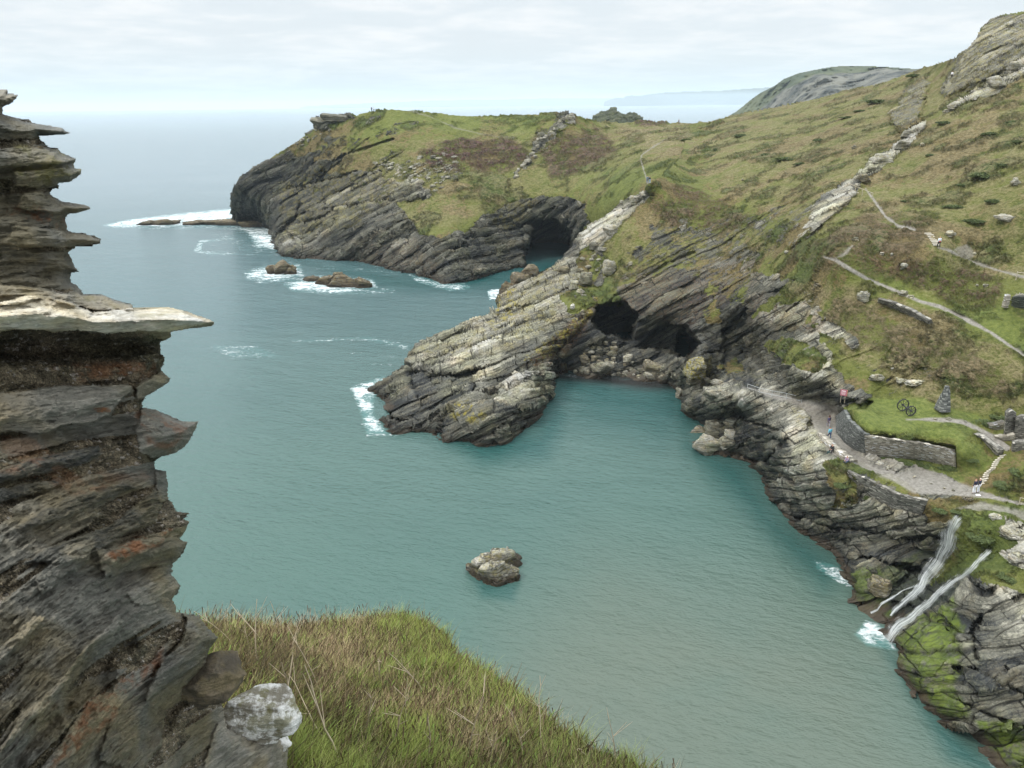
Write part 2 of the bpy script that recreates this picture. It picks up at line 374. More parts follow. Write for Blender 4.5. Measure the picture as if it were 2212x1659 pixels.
def boulder_material(name, pale=.5, lichen=0.0, k=.35, moss=0.0, rust=0.0, dark=0.0, sea=False, amp=1.0, tone=1.0, white=None):
    m, t = new_mat(name, 'BOTH'); tc = t.node('ShaderNodeTexCoord').outputs['Object']
    oi = t.node('ShaderNodeObjectInfo'); st = t.vadd(tc, t.vmul(t.comb(oi.outputs['Random'], oi.outputs['Random'], oi.outputs['Random']), (37, 17, 53)))
    z = t.sepx(t.node('ShaderNodeNewGeometry').outputs['Position'])[2] if sea else None
    c, h = rock_nodes(t, st, pale, dark, rust, lichen, moss, z, k, tone)
    if white: c = t.mix(t.map(t.noise(tc, 3.0, 4), .3, .6), c, white)
    t.set(t.b.inputs['Base Color'], c); t.b.inputs['Roughness'].default_value = .7; t.b.inputs['Specular IOR Level'].default_value = .3
    displace(t, t.mul(h, amp)); return m

# ------------------------------------------------------------------ the cove, promontory and right-hand hill (layer A)
Zp = lambda z, *xy: [(x, y, 'z', z) for x, y in xy]
Dp = lambda *a: [(x, y, 'd', d) for x, y, d in a]
def Zl(s): return [(float(a), float(b), 'z', float(c)) for a, b, c in (q.split(',') for q in s.split())]
def Dl(s): return [(float(a), float(b), 'd', float(c)) for a, b, c in (q.split(',') for q in s.split())]
WL = Zp(0, (812, 850), (812, 885), (830, 925), (880, 935), (925, 932), (955, 947), (1000, 955), (1065, 960), (1110, 945), (1145, 918), (1172, 888), (1188, 850), (1200, 808),
        (1250, 812), (1330, 815), (1400, 822), (1440, 828), (1465, 855), (1475, 885), (1505, 905), (1498, 965), (1545, 980), (1600, 992), (1650, 1030), (1663, 1070), (1695, 1110),
        (1750, 1165), (1800, 1195), (1830, 1255), (1830, 1300), (1870, 1335), (1930, 1378), (1945, 1440), (1990, 1505), (2060, 1565), (2150, 1655), (2240, 1745))
A_PTS = WL + Zl('885,770,4 905,748,5 940,733,5.5 1000,700,7 1072,662,8 880,825,3 960,865,4 1000,830,5.5 1000,765,6.5 1100,725,8.5 1150,655,10.5 1100,800,7.5 1150,790,7.5 1178,800,5.5 '
    '1150,825,6 1100,850,5 1020,895,4.2 1065,905,4.2 1110,895,3.5 1200,740,8.5 1230,675,11.5 1262,650,12.5 1290,620,14 '
    '1190,577,15.5 1250,517,21.5 1330,452,28.5 1390,420,32.5 1400,390,36 1300,560,18.5 1350,500,25 ') + Dl('1240,765,153 1215,790,152 '
    '1330,790,153 1350,745,158 1315,690,158 1320,645,165 1400,605,168 1500,570,168 1550,522,173 1650,590,150 1600,680,147 1550,760,148 1530,830,141 1640,800,138 1450,760,156 1420,680,158 1500,650,157 ') + Zl(
    '1620,845,11.6 1735,868,12.2 1505,800,10 1520,860,7 1560,850,11 1590,880,8 1560,930,3 1600,935,4.5') + Dl('1690,780,118 1700,700,128 1760,620,128 1680,620,138 1800,760,113 1750,815,108 1820,832,107.5 1870,820,107 1640,740,140') + Zl(
    '1950,850,17 1950,885,16.2 1900,870,16 1840,893,15.8 1852,915,15.6 1880,932,15.6 1960,938,15.8 2060,955,15.6 2000,905,16 2100,905,16 1825,884,15.4 '
    '1812,895,12.2 1812,935,12 1850,968,12 1900,983,12.1 1990,985,12.3 2065,1010,12.3 1750,875,12.2 1770,930,12 1800,980,12 1850,1003,12 1950,1020,12 2050,1050,12 2110,1062,12 2212,1095,12 '
    '1700,885,11.5 1735,925,11.3 1700,975,10 1725,1000,10 1790,1017,11.5 1830,1012,11.9 1900,1042,11.9 1990,1082,11.6 2060,1088,11.8 '
    '1640,960,4.5 1700,1040,5 1755,1100,4 1850,1120,6.5 1900,1100,8.8 1990,1115,9.8 1900,1190,3.6 1960,1150,6.2 2000,1200,3.8 1860,1260,1.6 1900,1290,1.6 '
    '2070,1120,10.8 2052,1180,6.8 2015,1230,3.6 1975,1300,1.6 2140,1185,9 2060,1250,4.6 1985,1320,1.5 2100,1165,9.8 2150,1130,11.6 2212,1130,12 2212,1210,10.8 2180,1240,9.2 '
    '2050,1300,4.8 2120,1262,8.2 2212,1290,9.6 2000,1360,2.4 2060,1400,4.2 2120,1400,6.2 2212,1400,8.2 2000,1440,2.2 2100,1500,3.5 2212,1520,5 2150,1570,2.2 2212,1600,2.8 2300,1500,6 2300,1300,10 '
    '2130,925,15.6 2160,962,14.6 2190,935,15.5 2150,1000,13.6 2125,1040,12.1 2212,1030,14.2 2080,985,14.4 2300,1060,14 2300,960,16') + Dl(
    '2212,760,113 2100,700,118 2000,660,120 1900,600,125 2212,600,127 2170,650,122 2100,560,135 2027,530,130 2212,450,140 2000,450,146 1850,420,160 1700,460,166 1600,450,180 1500,420,192 '
    '1830,560,124 1490,350,236 1600,330,232 1700,340,212 1850,300,206 2000,320,182 2212,320,164 2212,200,200 2000,205,235 2100,110,240 2212,30,255 2060,90,262 2000,148,282 1900,190,290 1750,225,310 1650,240,322 1480,268,340 1550,300,272 '
    '1900,800,108 2050,800,108.5 2212,830,108 1960,740,113 2300,600,130 2300,760,116 2300,860,108 2300,300,165 2300,100,225 2300,20,250 1470,480,180')
LA = Layer(A_PTS, 2e-5, below=26)
A_POLY = [(770, 1010), (795, 900), (790, 850), (850, 815), (882, 802), (878, 776), (885, 765), (900, 748), (940, 733), (1000, 700), (1040, 680), (1074, 661), (1082, 640), (1110, 618), (1150, 597), (1192, 573),
          (1235, 533), (1252, 513), (1262, 492), (1300, 470), (1335, 440), (1360, 425), (1392, 412), (1402, 398), (1435, 375), (1470, 340), (1480, 300), (1480, 267), (1530, 262), (1580, 248), (1640, 238), (1700, 226), (1760, 213), (1800, 203),
          (1850, 190), (1900, 180), (1950, 162), (1990, 147), (2010, 142), (2060, 125), (2080, 112), (2103, 95), (2118, 62), (2140, 40), (2165, 30), (2212, 24), (2300, 10), (2380, 0), (2380, 1900), (1980, 1900), (1880, 1480),
          (1780, 1300), (1620, 1120), (1560, 1050), (1440, 950), (1420, 855), (1180, 850), (1160, 1000)]
ra = Relief(LA, A_POLY, 2.0)
ra.P0 = ra.pos()
def g(*a): return [(a[i], a[i + 1]) for i in range(0, len(a), 2)]
# bare rock
ra.paint('rock', g(700,1200, 700,800, 900,690, 1070,590, 1200,540, 1262,520, 1275,560, 1262,640, 1300,642, 1335,615, 1400,585, 1450,560, 1520,548, 1590,540, 1640,570, 1650,600, 1715,600, 1765,610, 1772,680, 1850,735, 1862,775, 1800,792,
    1860,815, 1900,850, 1850,868, 1820,880, 1808,945, 1850,972, 1905,985, 2030,1022, 2100,1055, 2060,1078, 1990,1085, 1975,1110, 2060,1118, 2045,1190, 1990,1260, 2100,1245, 2130,1255, 2212,1285, 2400,1300, 2400,2000, 700,2000), 1, 5, 14, 5)
ra.paint('rock', g(1235,560, 1262,500, 1335,440, 1392,410, 1412,422, 1375,450, 1335,490, 1300,540, 1330,590, 1290,625), 1, 4, 12, 4)
ra.paint('rock', g(1690,505, 1735,455, 1795,412, 1835,388, 1870,388, 1838,430, 1795,470, 1745,515, 1700,535), 1, 3, 7, 4)
ra.paint('rock', g(1590,575, 1640,535, 1695,505, 1690,545, 1620,600), .9, 3, 9, 4)
ra.paint('rock', g(1835,395, 1880,352, 1925,322, 1965,286, 2003,266, 1980,303, 1930,348, 1885,378), 1, 3, 6, 3)
ra.paint('rock', g(1930,272, 1922,245, 1950,205, 1990,165, 2012,178, 1996,218, 1985,262, 1950,285), .62, 4, 16, 5)
ra.paint('rock', g(2040,215, 2045,165, 2085,110, 2125,50, 2180,25, 2400,0, 2400,70, 2212,125, 2150,165, 2095,190), .66, 4, 26, 8)
ra.paint('lichen', g(1900,300, 1920,200, 2000,150, 2100,60, 2212,0, 2400,0, 2300,130, 2000,260), .45, 8, 20, 6)
ra.paint('rock', g(2035,252, 2080,218, 2130,178, 2170,138, 2212,100, 2400,30, 2400,100, 2212,165, 2150,205, 2100,222), 1, 3, 8, 4)
ra.paint('rock', g(1445,700, 1700,650, 1770,690, 1800,780, 1790,860, 1700,840, 1600,830), 1, 5, 8)
# turf left on the ledges
for poly in (g(1300,560, 1400,470, 1500,470, 1640,470, 1700,540, 1640,590, 1560,545, 1480,555, 1400,590, 1320,640, 1305,600), g(1335,520, 1390,430, 1420,440, 1400,520)): ra.paint('rock', poly, 0, 6, 22, 5)
for poly in (g(1615,690, 1660,650, 1700,610, 1770,600, 1778,690, 1740,650, 1690,660), g(1640,745, 1690,725, 1755,740, 1790,775, 1770,815, 1720,800), g(1290,645, 1330,625, 1345,655, 1300,665),
             g(1515,665, 1550,640, 1560,690, 1520,700), g(1545,790, 1590,775, 1610,800, 1570,812), g(1780,1005, 1830,985, 1960,1040, 1990,1075, 1950,1080, 1860,1030, 1840,1100, 1800,1100, 1790,1050),
             g(1210,640, 1260,600, 1285,660, 1225,690), g(1800,800, 1860,790, 1890,830, 1840,840), g(1990,1095, 2070,1080, 2110,1100, 2070,1125, 2000,1135),
             g(1240,560, 1290,520, 1300,600, 1270,640)): ra.paint('rock', poly, .25, 5, 16, 3)
ra.paint('rock', g(1530,470, 1700,430, 1760,480, 1720,560, 1600,560, 1560,520), .35, 8, 40, 4)
ra.paint('rock', g(1400,480, 1580,500, 1640,560, 1600,680, 1480,600, 1380,600, 1330,640, 1340,600), .5, 10, 40, 4, seed=8)
ra.paint('rock', g(1745,690, 1790,730, 1900,740, 2000,790, 2050,830, 1950,870, 1880,850, 1800,790), .22, 6, 34, 3)
ra.paint('rock', g(1890,640, 1905,650, 2010,690, 2005,702, 1960,685, 1900,655), .4, 3, 5, 2)
ra.paint('rock', g(2190,640, 2250,630, 2250,670, 2190,665), .8, 3, 5, 2)
# tone of the rock
ra.paint('pale', g(1230,570, 1262,500, 1335,440, 1392,410, 1412,422, 1375,450, 1325,500, 1290,540, 1250,620), 1.0, 5, 8)
ra.paint('pale', g(1060,680, 1180,560, 1250,540, 1260,640, 1200,700, 1100,760, 1000,800, 880,800, 900,745), .45, 10, 15)
ra.paint('pale', g(1060,870, 1100,810, 1190,770, 1195,800, 1150,850, 1110,875), 1.15, 6, 14, 2)
ra.paint('pale', g(960,775, 1020,745, 1080,750, 1090,800, 1040,830, 1000,815), .8, 8, 14, 3)
ra.paint('pale', g(1780,640, 1835,720, 1870,770, 1800,790, 1830,850, 1740,820, 1735,790, 1780,760, 1755,700, 1640,690, 1700,650), .75, 8, 22, 3)
ra.paint('pale', g(1835,395, 1880,352, 1925,322, 1965,286, 2003,266, 1985,310, 1930,350), .9, 3, 5)
ra.paint('pale', g(1850,420, 1740,515, 1700,545, 1730,470, 1835,388), .7, 3, 8)
ra.paint('pale', g(2035,252, 2080,218, 2130,178, 2170,138, 2212,100, 2400,30, 2400,100, 2212,165, 2150,205, 2100,222), .9, 3, 8)
ra.paint('pale', g(2040,200, 2085,110, 2125,50, 2212,25, 2400,10, 2400,60, 2212,125, 2095,185), .32, 3, 12)
ra.paint('pale', g(1700,870, 1760,870, 1800,930, 1790,970, 1720,980, 1700,950), .7, 6, 12, 2)
ra.paint('pale', g(1690,990, 1740,975, 1800,1010, 1780,1050, 1900,1090, 2000,1100, 1960,1150, 1830,1140, 1780,1130, 1720,1060), .55, 8, 26, 2.5)
ra.paint('pale', g(1500,790, 1530,800, 1620,850, 1700,880, 1640,900, 1500,840), .6, 6, 14, 2)
ra.paint('pale', g(2135,1255, 2212,1275, 2300,1300, 2300,1480, 2212,1400, 2150,1330), .25, 8, 30, 2)
ra.paint('pale', g(2130,1255, 2212,1275, 2300,1300, 2300,1360, 2212,1340, 2160,1300), .8, 6, 12, 1.5)
ra.paint('pale', g(1850,965, 1930,990, 2000,1010, 1960,1020, 1880,1000), .8, 3, 10, 1.5)
ra.paint('dark', g(1290,650, 1500,560, 1620,640, 1600,790, 1480,800, 1380,790, 1270,720), .35, 15, 20)
ra.paint('dark', g(1240,700, 1290,640, 1350,650, 1380,790, 1200,800), .5, 10, 14)
ra.paint('dark', g(1540,800, 1600,740, 1640,860, 1800,850, 1860,870, 1700,860, 1560,850), .5, 8, 14)
ra.paint('dark', g(780,960, 780,850, 820,830, 960,860, 1030,830, 1040,870, 960,930, 880,960), .30, 8, 14)
ra.paint('dark', g(1460,850, 1600,880, 1700,960, 1690,1110, 1560,1020), .42, 15, 20)
ra.paint('dark', g(1700,1110, 1900,1140, 2050,1160, 2000,1290, 1800,1270), .45, 10, 20)
ra.paint('dark', g(1960,1330, 2100,1330, 2150,1480, 2300,1500, 2300,1800, 1950,1700), .34, 14, 24)
ra.paint('rust', g(1330,600, 1640,560, 1640,600, 1500,700, 1340,680), .4, 14, 24)
ra.paint('rust', g(1600,640, 1780,640, 1780,720, 1620,700), .35, 10, 20)
ra.paint('rust', g(1130,790, 1230,700, 1290,645, 1262,720, 1190,790), .9, 6, 10, 3)
ra.paint('lichen', g(1060,700, 1090,620, 1140,640, 1160,700, 1100,740), 1.0, 10, 16, 2)
ra.paint('lichen', g(1130,780, 1290,640, 1305,650, 1200,770), .9, 5, 10, 2)
ra.paint('lichen', g(960,900, 1000,870, 1060,900, 1030,920), 1.0, 8, 10, 2)
ra.paint('lichen', g(1490,790, 1535,775, 1540,830, 1490,830), .9, 6, 8, 2)
ra.paint('lichen', g(1700,850, 1790,870, 1780,960, 1700,900), .35, 8, 12, 1.5)
ra.paint('lichen', g(900,760, 1100,690, 1180,560, 1250,600, 1180,720, 1000,780), .38, 10, 16, 3)
ra.paint('moss', g(1935,1385, 2000,1330, 2060,1300, 2080,1400, 2060,1480, 2100,1540, 2050,1560, 1960,1470), .85, 7, 20, 2)
ra.paint('moss', g(1960,1200, 2060,1130, 2100,1190, 1990,1310, 1880,1330, 1840,1280), .3, 7, 16, 2)
ra.paint('dark', g(1990,1190, 2050,1130, 2080,1200, 2140,1190, 2060,1280, 1960,1350, 1920,1380, 1880,1330), .9, 7, 10, 2)
ra.paint('moss', g(1990,1190, 2050,1130, 2080,1200, 2140,1190, 2060,1280, 1960,1350, 1920,1380, 1880,1330), .1, 7, 10, 2)
ra.paint('wet', g(1,1, 2,1, 2,2), 0)
ra.paint('moss', g(2110,1560, 2230,1560, 2300,1700, 2180,1680), .9, 6, 14, 2)
ra.paint('moss', g(1820,1240, 1900,1230, 1930,1330, 1850,1330), .7, 6, 12, 2)
# turf tones
ra.paint('dry', g(1480,255, 2050,120, 2400,0, 2400,640, 1900,560, 1700,480, 1560,420, 1480,340), .62, 14, 30, 14)
ra.paint('dry', g(1700,610, 1900,620, 2060,700, 2400,850, 2400,900, 1990,880, 1850,790), .85, 14, 24, 6)
ra.paint('dry', g(1290,500, 1450,450, 1640,480, 1700,560, 1560,560, 1400,580, 1320,640), .55, 14, 24, 6)
ra.paint('heath', g(1700,560, 1880,470, 2000,480, 1980,620, 1900,600, 1800,580), .45, 10, 24, 5)
ra.paint('heath', g(1940,560, 2170,600, 2140,680, 2050,660, 1960,620), .75, 8, 18, 4)
ra.paint('heath', g(1400,440, 1480,400, 1640,480, 1560,510, 1450,490), .6, 8, 24, 4)
ra.paint('heath', g(1800,560, 1810,640, 1990,720, 2100,760, 2212,850, 2100,850, 1950,800, 1790,700), .35, 8, 24, 5)
ra.paint('lush', g(1815,880, 1870,862, 1990,860, 2060,885, 2120,900, 2080,960, 2060,950, 1960,938, 1870,932), .95, 4, 6, 3)
ra.paint('lush', g(1900,985, 2060,990, 2085,1040, 2050,1050, 1960,1010), .9, 4, 6, 2)
ra.paint('lush', g(2060,950, 2120,960, 2150,1000, 2110,1030, 2080,1030), .8, 4, 6, 2)
ra.paint('lush', g(1820,570, 1870,600, 2020,670, 2212,760, 2400,830, 2400,700, 2150,660, 2080,680, 1980,630, 1880,580), .75, 8, 12, 4)
ra.paint('lush', g(1780,1010, 2000,1080, 1950,1090, 1820,1060), .6, 4, 6, 2)
ra.paint('lush', g(2040,1090, 2180,1085, 2260,1130, 2240,1250, 2100,1240, 2060,1150), .45, 6, 16, 2)
ra.paint('rock', g(2160,1112, 2212,1135, 2300,1170, 2300,1210, 2212,1180, 2180,1150), .95, 3, 8, 1.2)
ra.paint('rock', g(2165,1195, 2212,1180, 2300,1180, 2300,1235, 2190,1225), .9, 3, 8, 1.2)
ra.paint('pale', g(2150,1105, 2300,1150, 2300,1240, 2160,1230), 1.1, 3, 6, 2)
# ways
ra.line('path', [(1785, 557, 3), (1806, 562, 5), (1830, 578, 6), (1872, 602, 4.5), (1940, 630, 4.5), (1985, 650, 5), (2030, 662, 6), (2096, 694, 6.5), (2142, 719, 3.5), (2212, 768, 3.5), (2320, 830, 4)], 1, 1.6, .8)
ra.line('path', [(1806, 560, 4), (1830, 545, 4), (1842, 530, 2.5)], .8, 2, 2)
ra.line('path', [(1870, 408, 1.5), (1885, 428, 3), (1898, 448, 4), (1915, 470, 4), (1940, 487, 4), (1975, 497, 3)], .95, 1.6, 2)
ra.line('path', [(2028, 535, 3), (2060, 545, 4), (2080, 558, 3), (2120, 573, 3), (2170, 588, 3.5), (2240, 606, 4)], .9, 1.8, 2)
ra.paint('path', g(2060,540, 2090,525, 2110,548, 2090,562), .7, 3, 8, 2)
ra.line('path', [(1958, 906, 2), (1990, 906, 4), (2040, 907, 7), (2075, 912, 8), (2110, 925, 6), (2150, 948, 10), (2175, 968, 10)], 1, 2, 1.5)
ra.line('path', [(2066, 1067, 6), (2110, 1066, 10), (2150, 1075, 6), (2212, 1092, 6), (2320, 1115, 7)], 1, 1.5, .8)
ra.paint('path', g(1606,838, 1740,862, 1812,876, 1812,935, 1850,966, 1900,988, 1990,1008, 2062,1037, 2105,1058, 2060,1072, 1985,1068, 1890,1024, 1836,1004, 1795,985, 1768,940, 1740,885), .9, 4, 6, 1.5)
ra.paint('path', g(1850,970, 1900,988, 1990,1012, 1940,1020, 1880,1003), .45, 3, 10, 1.2)
ra.paint('path', g(2060,1100, 2120,1085, 2212,1105, 2300,1120, 2300,1140, 2212,1125, 2150,1105), .8, 3, 6, 1.5)
ra.m['amp'] = np.ones(len(ra.px)) * .8
ra.paint('amp', g(700,1100, 700,600, 1250,480, 1260,680, 1200,800, 1200,1100), 1.15, 10, 4)
ra.paint('amp', g(1830,380, 2060,200, 2300,0, 2300,300, 1900,420), 1.5, 10, 4)
ra.paint('amp', g(2000,1240, 2400,1200, 2400,1900, 1800,1700), .75, 10, 4)
# large relief
def relief_noise(rl, rockamp, grassamp, s=1.0, seed=21):
    P = rl.P0; st = strat_coords(P); rk = rl.get('rock')
    n = rockamp * (1.5 * fbm(st / np.array([11, 11, 5]) / s, 4, seed) + 1.6 * np.abs(fbm(st / np.array([16, 9, 2.6]) / s, 4, seed + 9)) - .3)
    q = st + 2.4 * s * np.stack([fbm(P / (8 * s), 2, seed + 30 + i) for i in range(3)], -1); L = np.floor(q[:, 2] / (2.6 * s)).astype(np.int64)
    z0 = np.zeros_like(L); r1 = _hash(L, z0, z0, 5); r2 = _hash(L, z0, z0, 6); U = np.floor(q[:, 0] / (8.5 * s) + r1 * 9).astype(np.int64); Vv = np.floor(q[:, 1] / (5.5 * s) + r2 * 9).astype(np.int64)
    blk = _hash(U, Vv, L, 7) - .5; n = n + rockamp * .42 * blk + rockamp * .75 * (_hash(L, z0, z0, 8) - .5) + rockamp * .30 * ((q[:, 2] / (2.6 * s)) % 1.0)
    gch = 2 * grassamp * fbm(P / (9 * s), 4, seed + 4)
    pth = np.maximum(rl.get('path'), rl.get('lush'))
    rl.t = rl.t + (n * rk + gch * (1 - rk)) * (1 - .93 * pth)
relief_noise(ra, 1.9, .8)
for cp, ps in ((g(1930,272, 1922,245, 1950,205, 1990,165, 2012,178, 1996,218, 1985,262, 1950,285), -4), (g(2040,215, 2045,165, 2085,110, 2125,50, 2180,25, 2400,0, 2400,70, 2212,125, 2150,165, 2095,190), -3), (g(1690,505, 1735,455, 1795,412, 1835,388, 1870,388, 1838,430, 1795,470, 1745,515, 1700,535), -2)): ra.pit(cp, ps, 5, 9, 5)
# cracks and clefts that part the slabs of the promontory
for ln, dep in (([(1027, 830, 3), (1025, 858, 4), (985, 885, 3), (958, 915, 5), (950, 942, 6)], 9), ([(880, 800, 4), (930, 812, 5), (985, 812, 5), (1028, 800, 4)], 4.5), ([(822, 884, 2), (850, 905, 5), (880, 912, 3)], 2.2),
                ([(1330, 640, 3), (1270, 690, 3), (1200, 770, 4), (1190, 800, 5)], 2.0), ([(1600, 905, 3), (1680, 930, 2)], 1.5), ([(1580, 860, 3), (1560, 900, 4), (1540, 915, 5)], 2.6), ([(1500, 545, 2), (1440, 570, 3), (1330, 640, 2)], 1.5),
                ([(1690, 960, 3), (1650, 1000, 4), (1600, 985, 5)], 2.2), ([(1130, 900, 2), (1075, 925, 3), (1062, 955, 5)], 1.4), ([(1700, 1110, 3), (1800, 1140, 5), (1900, 1150, 4), (1990, 1170, 5)], 1.6), ([(1860, 1205, 4), (1960, 1225, 6), (2000, 1240, 5)], 2),
                ([(2120, 1330, 3), (2100, 1370, 4), (2110, 1420, 3)], 1.0), ([(2060, 1440, 3), (2150, 1470, 3), (2212, 1500, 4)], .8), ([(2040, 1500, 3), (2130, 1540, 4), (2250, 1590, 4)], 1.0)):
    d = dist_line(ra.px, ra.py, ln); q = d < 30
    ra.t[q] += dep * sstep(-(d[q] + 6 * fbm(ra.P0[q] / 3, 3, 4)), -2.5, 2.5)
ra.pit(g(876,782, 905,800, 960,812, 1028,800, 1022,828, 960,838, 905,855, 884,835), 2.2, 3, 4)
ra.paint('dark', g(872,776, 905,800, 960,812, 1028,800, 1022,830, 960,840, 905,858, 880,840), .8, 3, 5)  # shade of the undercut face painted into the rock colour
ra.paint('dark', g(1022,825, 1034,840, 1000,880, 970,920, 955,950, 940,940, 960,890, 1010,850), .7, 3, 5)  # shade inside the cleft painted in as darker rock
for wp_, ps in ((g(1806,900, 1808,935, 1826,957, 1850,972, 1872,982, 1872,938, 1850,922, 1834,908, 1824,886), 1.3), (g(1868,984, 1868,938, 1925,943, 1990,950, 2062,966, 2066,1010, 1992,994, 1930,990), 1.6), (g(1832,1022, 1882,1044, 1940,1070, 2000,1084, 1992,1112, 1935,1104, 1880,1082, 1834,1052), 1.2)): ra.pit(wp_, ps, 3, 1)
# caves in the cliff
ra.pit(g(1276,695, 1288,668, 1312,654, 1345,650, 1368,668, 1378,690, 1365,735, 1335,728, 1310,728, 1284,712), 26, 4, 9)
ra.pit(g(1372,752, 1400,728, 1440,700, 1478,704, 1503,722, 1512,742, 1506,765, 1484,772, 1462,770, 1455,765, 1430,758, 1400,755), 7, 4, 5)
ra.pit(g(1455,745, 1470,716, 1495,716, 1512,738, 1504,762, 1484,780, 1470,778, 1460,765), 22, 3, 7)
ra.pit(g(1560,712, 1612,668, 1618,700, 1608,790, 1612,830, 1575,820, 1560,780), 3, 5, 5)
ra.pit(g(1865,862, 1885,868, 1870,885, 1852,884), 3, 3, 2); ra.pit(g(1815,868, 1850,862, 1860,876, 1830,884), 2.5, 3, 2)
ra.pit(g(1575,945, 1600,935, 1690,970, 1680,1000, 1640,985), -.6, 5, 5)
TA = terrain_material('land', 1.0)
PROM = g(700,1300, 700,600, 1080,560, 1245,480, 1262,520, 1275,560, 1262,650, 1240,690, 1205,775, 1200,830, 1200,1300)
inprom = lambda x, y: sdf_poly(x, y, PROM) > 0
SK = [(.8, .1), (2.5, 1.2), (7, 5), (16, 14), (40, 50)]
TP = terrain_material('slab_land', 1.45)
prom = ra.build('rocky_promontory', TP, [(.5, .4), (1.5, 2), (3, 6), (5, 30)], inprom)
tag(prom, 'long promontory of fissured grey slabs running down into the sea, streaked with yellow lichen')
hill = ra.build('hillside', TA, SK, lambda x, y: ~inprom(x, y))
tag(hill, 'grassy hillside above the cove with dark sea cliffs and caves at its foot')

# ------------------------------------------------------------------ the headland across the inlet (layer B)
WB = Zp(0, (505, 482), (560, 486), (583, 497), (588, 520), (600, 540), (618, 552), (645, 556), (700, 558), (760, 563), (800, 570), (870, 588), (925, 602), (965, 614), (1010, 607), (1060, 592), (1130, 577), (1180, 572), (1240, 568))
LB = Layer(WB + Dl('503,410,374 520,375,374 560,345,372 600,328,370 640,300,368 672,275,366 680,252,364 740,244,362 805,238,350 870,236,348 900,239,348 1000,247,350 1100,250,345 1200,247,335 1235,246,333 1290,262,345 1400,265,350 1480,267,340 1560,300,272 '
    '700,300,352 800,300,332 900,330,315 1000,350,305 1100,320,315 1200,350,300 1300,330,300 1380,330,275 1400,390,218 1350,420,226 1300,450,240 1250,425,268 1200,430,276 1150,432,279 1100,450,281 1050,485,270 960,515,255 900,460,280 850,440,292 900,555,259 '
    '860,500,274 800,430,304 800,500,283 760,520,287 700,480,308 700,400,337 600,450,350 620,400,360 550,430,368 650,350,360 800,380,320 1050,545,260 1130,500,277 1240,480,266 1260,540,262 960,480,266 1010,500,264 650,500,318 640,530,305 590,500,345 1500,340,240 1600,340,232'), 2e-5, below=14)
B_POLY = [(498, 500), (503, 470), (501, 445), (508, 432), (504, 412), (512, 398), (530, 376), (560, 356), (600, 330), (640, 305), (668, 284), (682, 276), (675, 262), (682, 252), (720, 250), (756, 245), (762, 247), (768, 250), (800, 240), (840, 236), (880, 238), (920, 241),
          (1000, 250), (1060, 250), (1100, 249), (1180, 246), (1225, 243), (1240, 247), (1265, 257), (1300, 264), (1350, 264), (1395, 262), (1430, 264), (1480, 266), (1560, 262), (1600, 300), (1600, 360), (1500, 450), (1420, 480), (1400, 640), (1240, 640), (980, 640), (900, 625), (780, 590), (650, 575), (580, 560), (560, 500)]
rb = Relief(LB, B_POLY, 1.5); rb.P0 = rb.pos()
rb.paint('rock', g(400,600, 480,400, 520,370, 600,335, 650,335, 740,310, 765,325, 740,345, 700,370, 660,392, 700,385, 800,372, 850,365, 880,380, 935,415, 930,425, 860,440, 870,452, 905,500, 955,515, 1010,500, 1040,470, 1100,440, 1170,425, 1220,425, 1262,440, 1300,560, 1300,700, 400,700), 1, 4, 16, 9)
for p, v in ((g(690,300, 765,290, 800,300, 740,318), .5), (g(800,350, 850,335, 960,345, 1000,375, 960,400, 880,400, 830,390), .38), (g(660,255, 690,245, 760,243, 770,258, 720,268, 700,285, 670,278), .9), (g(765,250, 830,248, 820,262, 790,268), .5),
             (g(1105,395, 1125,360, 1150,330, 1150,310, 1195,270, 1215,246, 1240,246, 1235,270, 1200,300, 1160,320, 1150,350, 1125,385), .55), (g(660,350, 720,310, 860,270, 900,262, 820,300, 700,350), .40),
             (g(940,340, 1040,310, 1130,330, 1020,370), .2)): rb.paint('rock', p, v, 5, 26, 7)
rb.paint('rock', g(640,395, 690,372, 820,385, 870,410, 800,450, 700,430), .68, 6, 26, 6)
rb.paint('pale', g(600,540, 650,470, 700,440, 760,400, 860,380, 940,415, 860,445, 780,450, 700,500, 680,550), .25, 8, 16, 8)
rb.paint('dark', g(640,560, 700,450, 960,450, 1120,440, 1130,590, 900,620), .12, 8, 14)
rb.paint('pale', g(780,350, 960,330, 1000,360, 960,420, 860,400), 1.0, 6, 10); rb.paint('pale', g(1090,400, 1250,240, 1260,260, 1130,400), 1.0, 5, 8)
rb.paint('pale', g(840,520, 900,510, 905,560, 870,570), .5, 6, 10, 6)
rb.paint('dark', g(480,500, 500,380, 620,330, 760,340, 700,400, 600,500), .5, 8, 16); rb.paint('dark', g(600,470, 660,440, 700,480, 660,530, 610,520), .35, 6, 10)
rb.paint('dark', g(1080,480, 1150,430, 1250,430, 1280,560, 1150,580, 1060,590, 960,620, 980,560), .22, 8, 14, 8)
rb.paint('lichen', g(600,400, 780,330, 900,400, 780,480, 620,520), .4, 8, 18, 8); rb.paint('lichen', g(1020,470, 1100,440, 1160,440, 1100,500), .4, 8, 18, 8)
rb.paint('rust', g(760,540, 900,520, 960,600, 800,570), .3, 6, 14)
rb.paint('lush', g(860,240, 1200,255, 1130,290, 960,280, 760,300, 690,330, 720,300), .45, 10, 16, 20); rb.paint('lush', g(1180,400, 1320,360, 1420,350, 1400,400, 1300,440, 1200,420), .5, 10, 16, 14)
rb.paint('dry', g(650,340, 900,300, 1250,280, 1480,270, 1480,330, 1200,420, 900,500, 800,380), .5, 10, 20, 20); rb.paint('dry', g(1290,265, 1480,265, 1520,340, 1400,330), .9, 8, 14, 12)
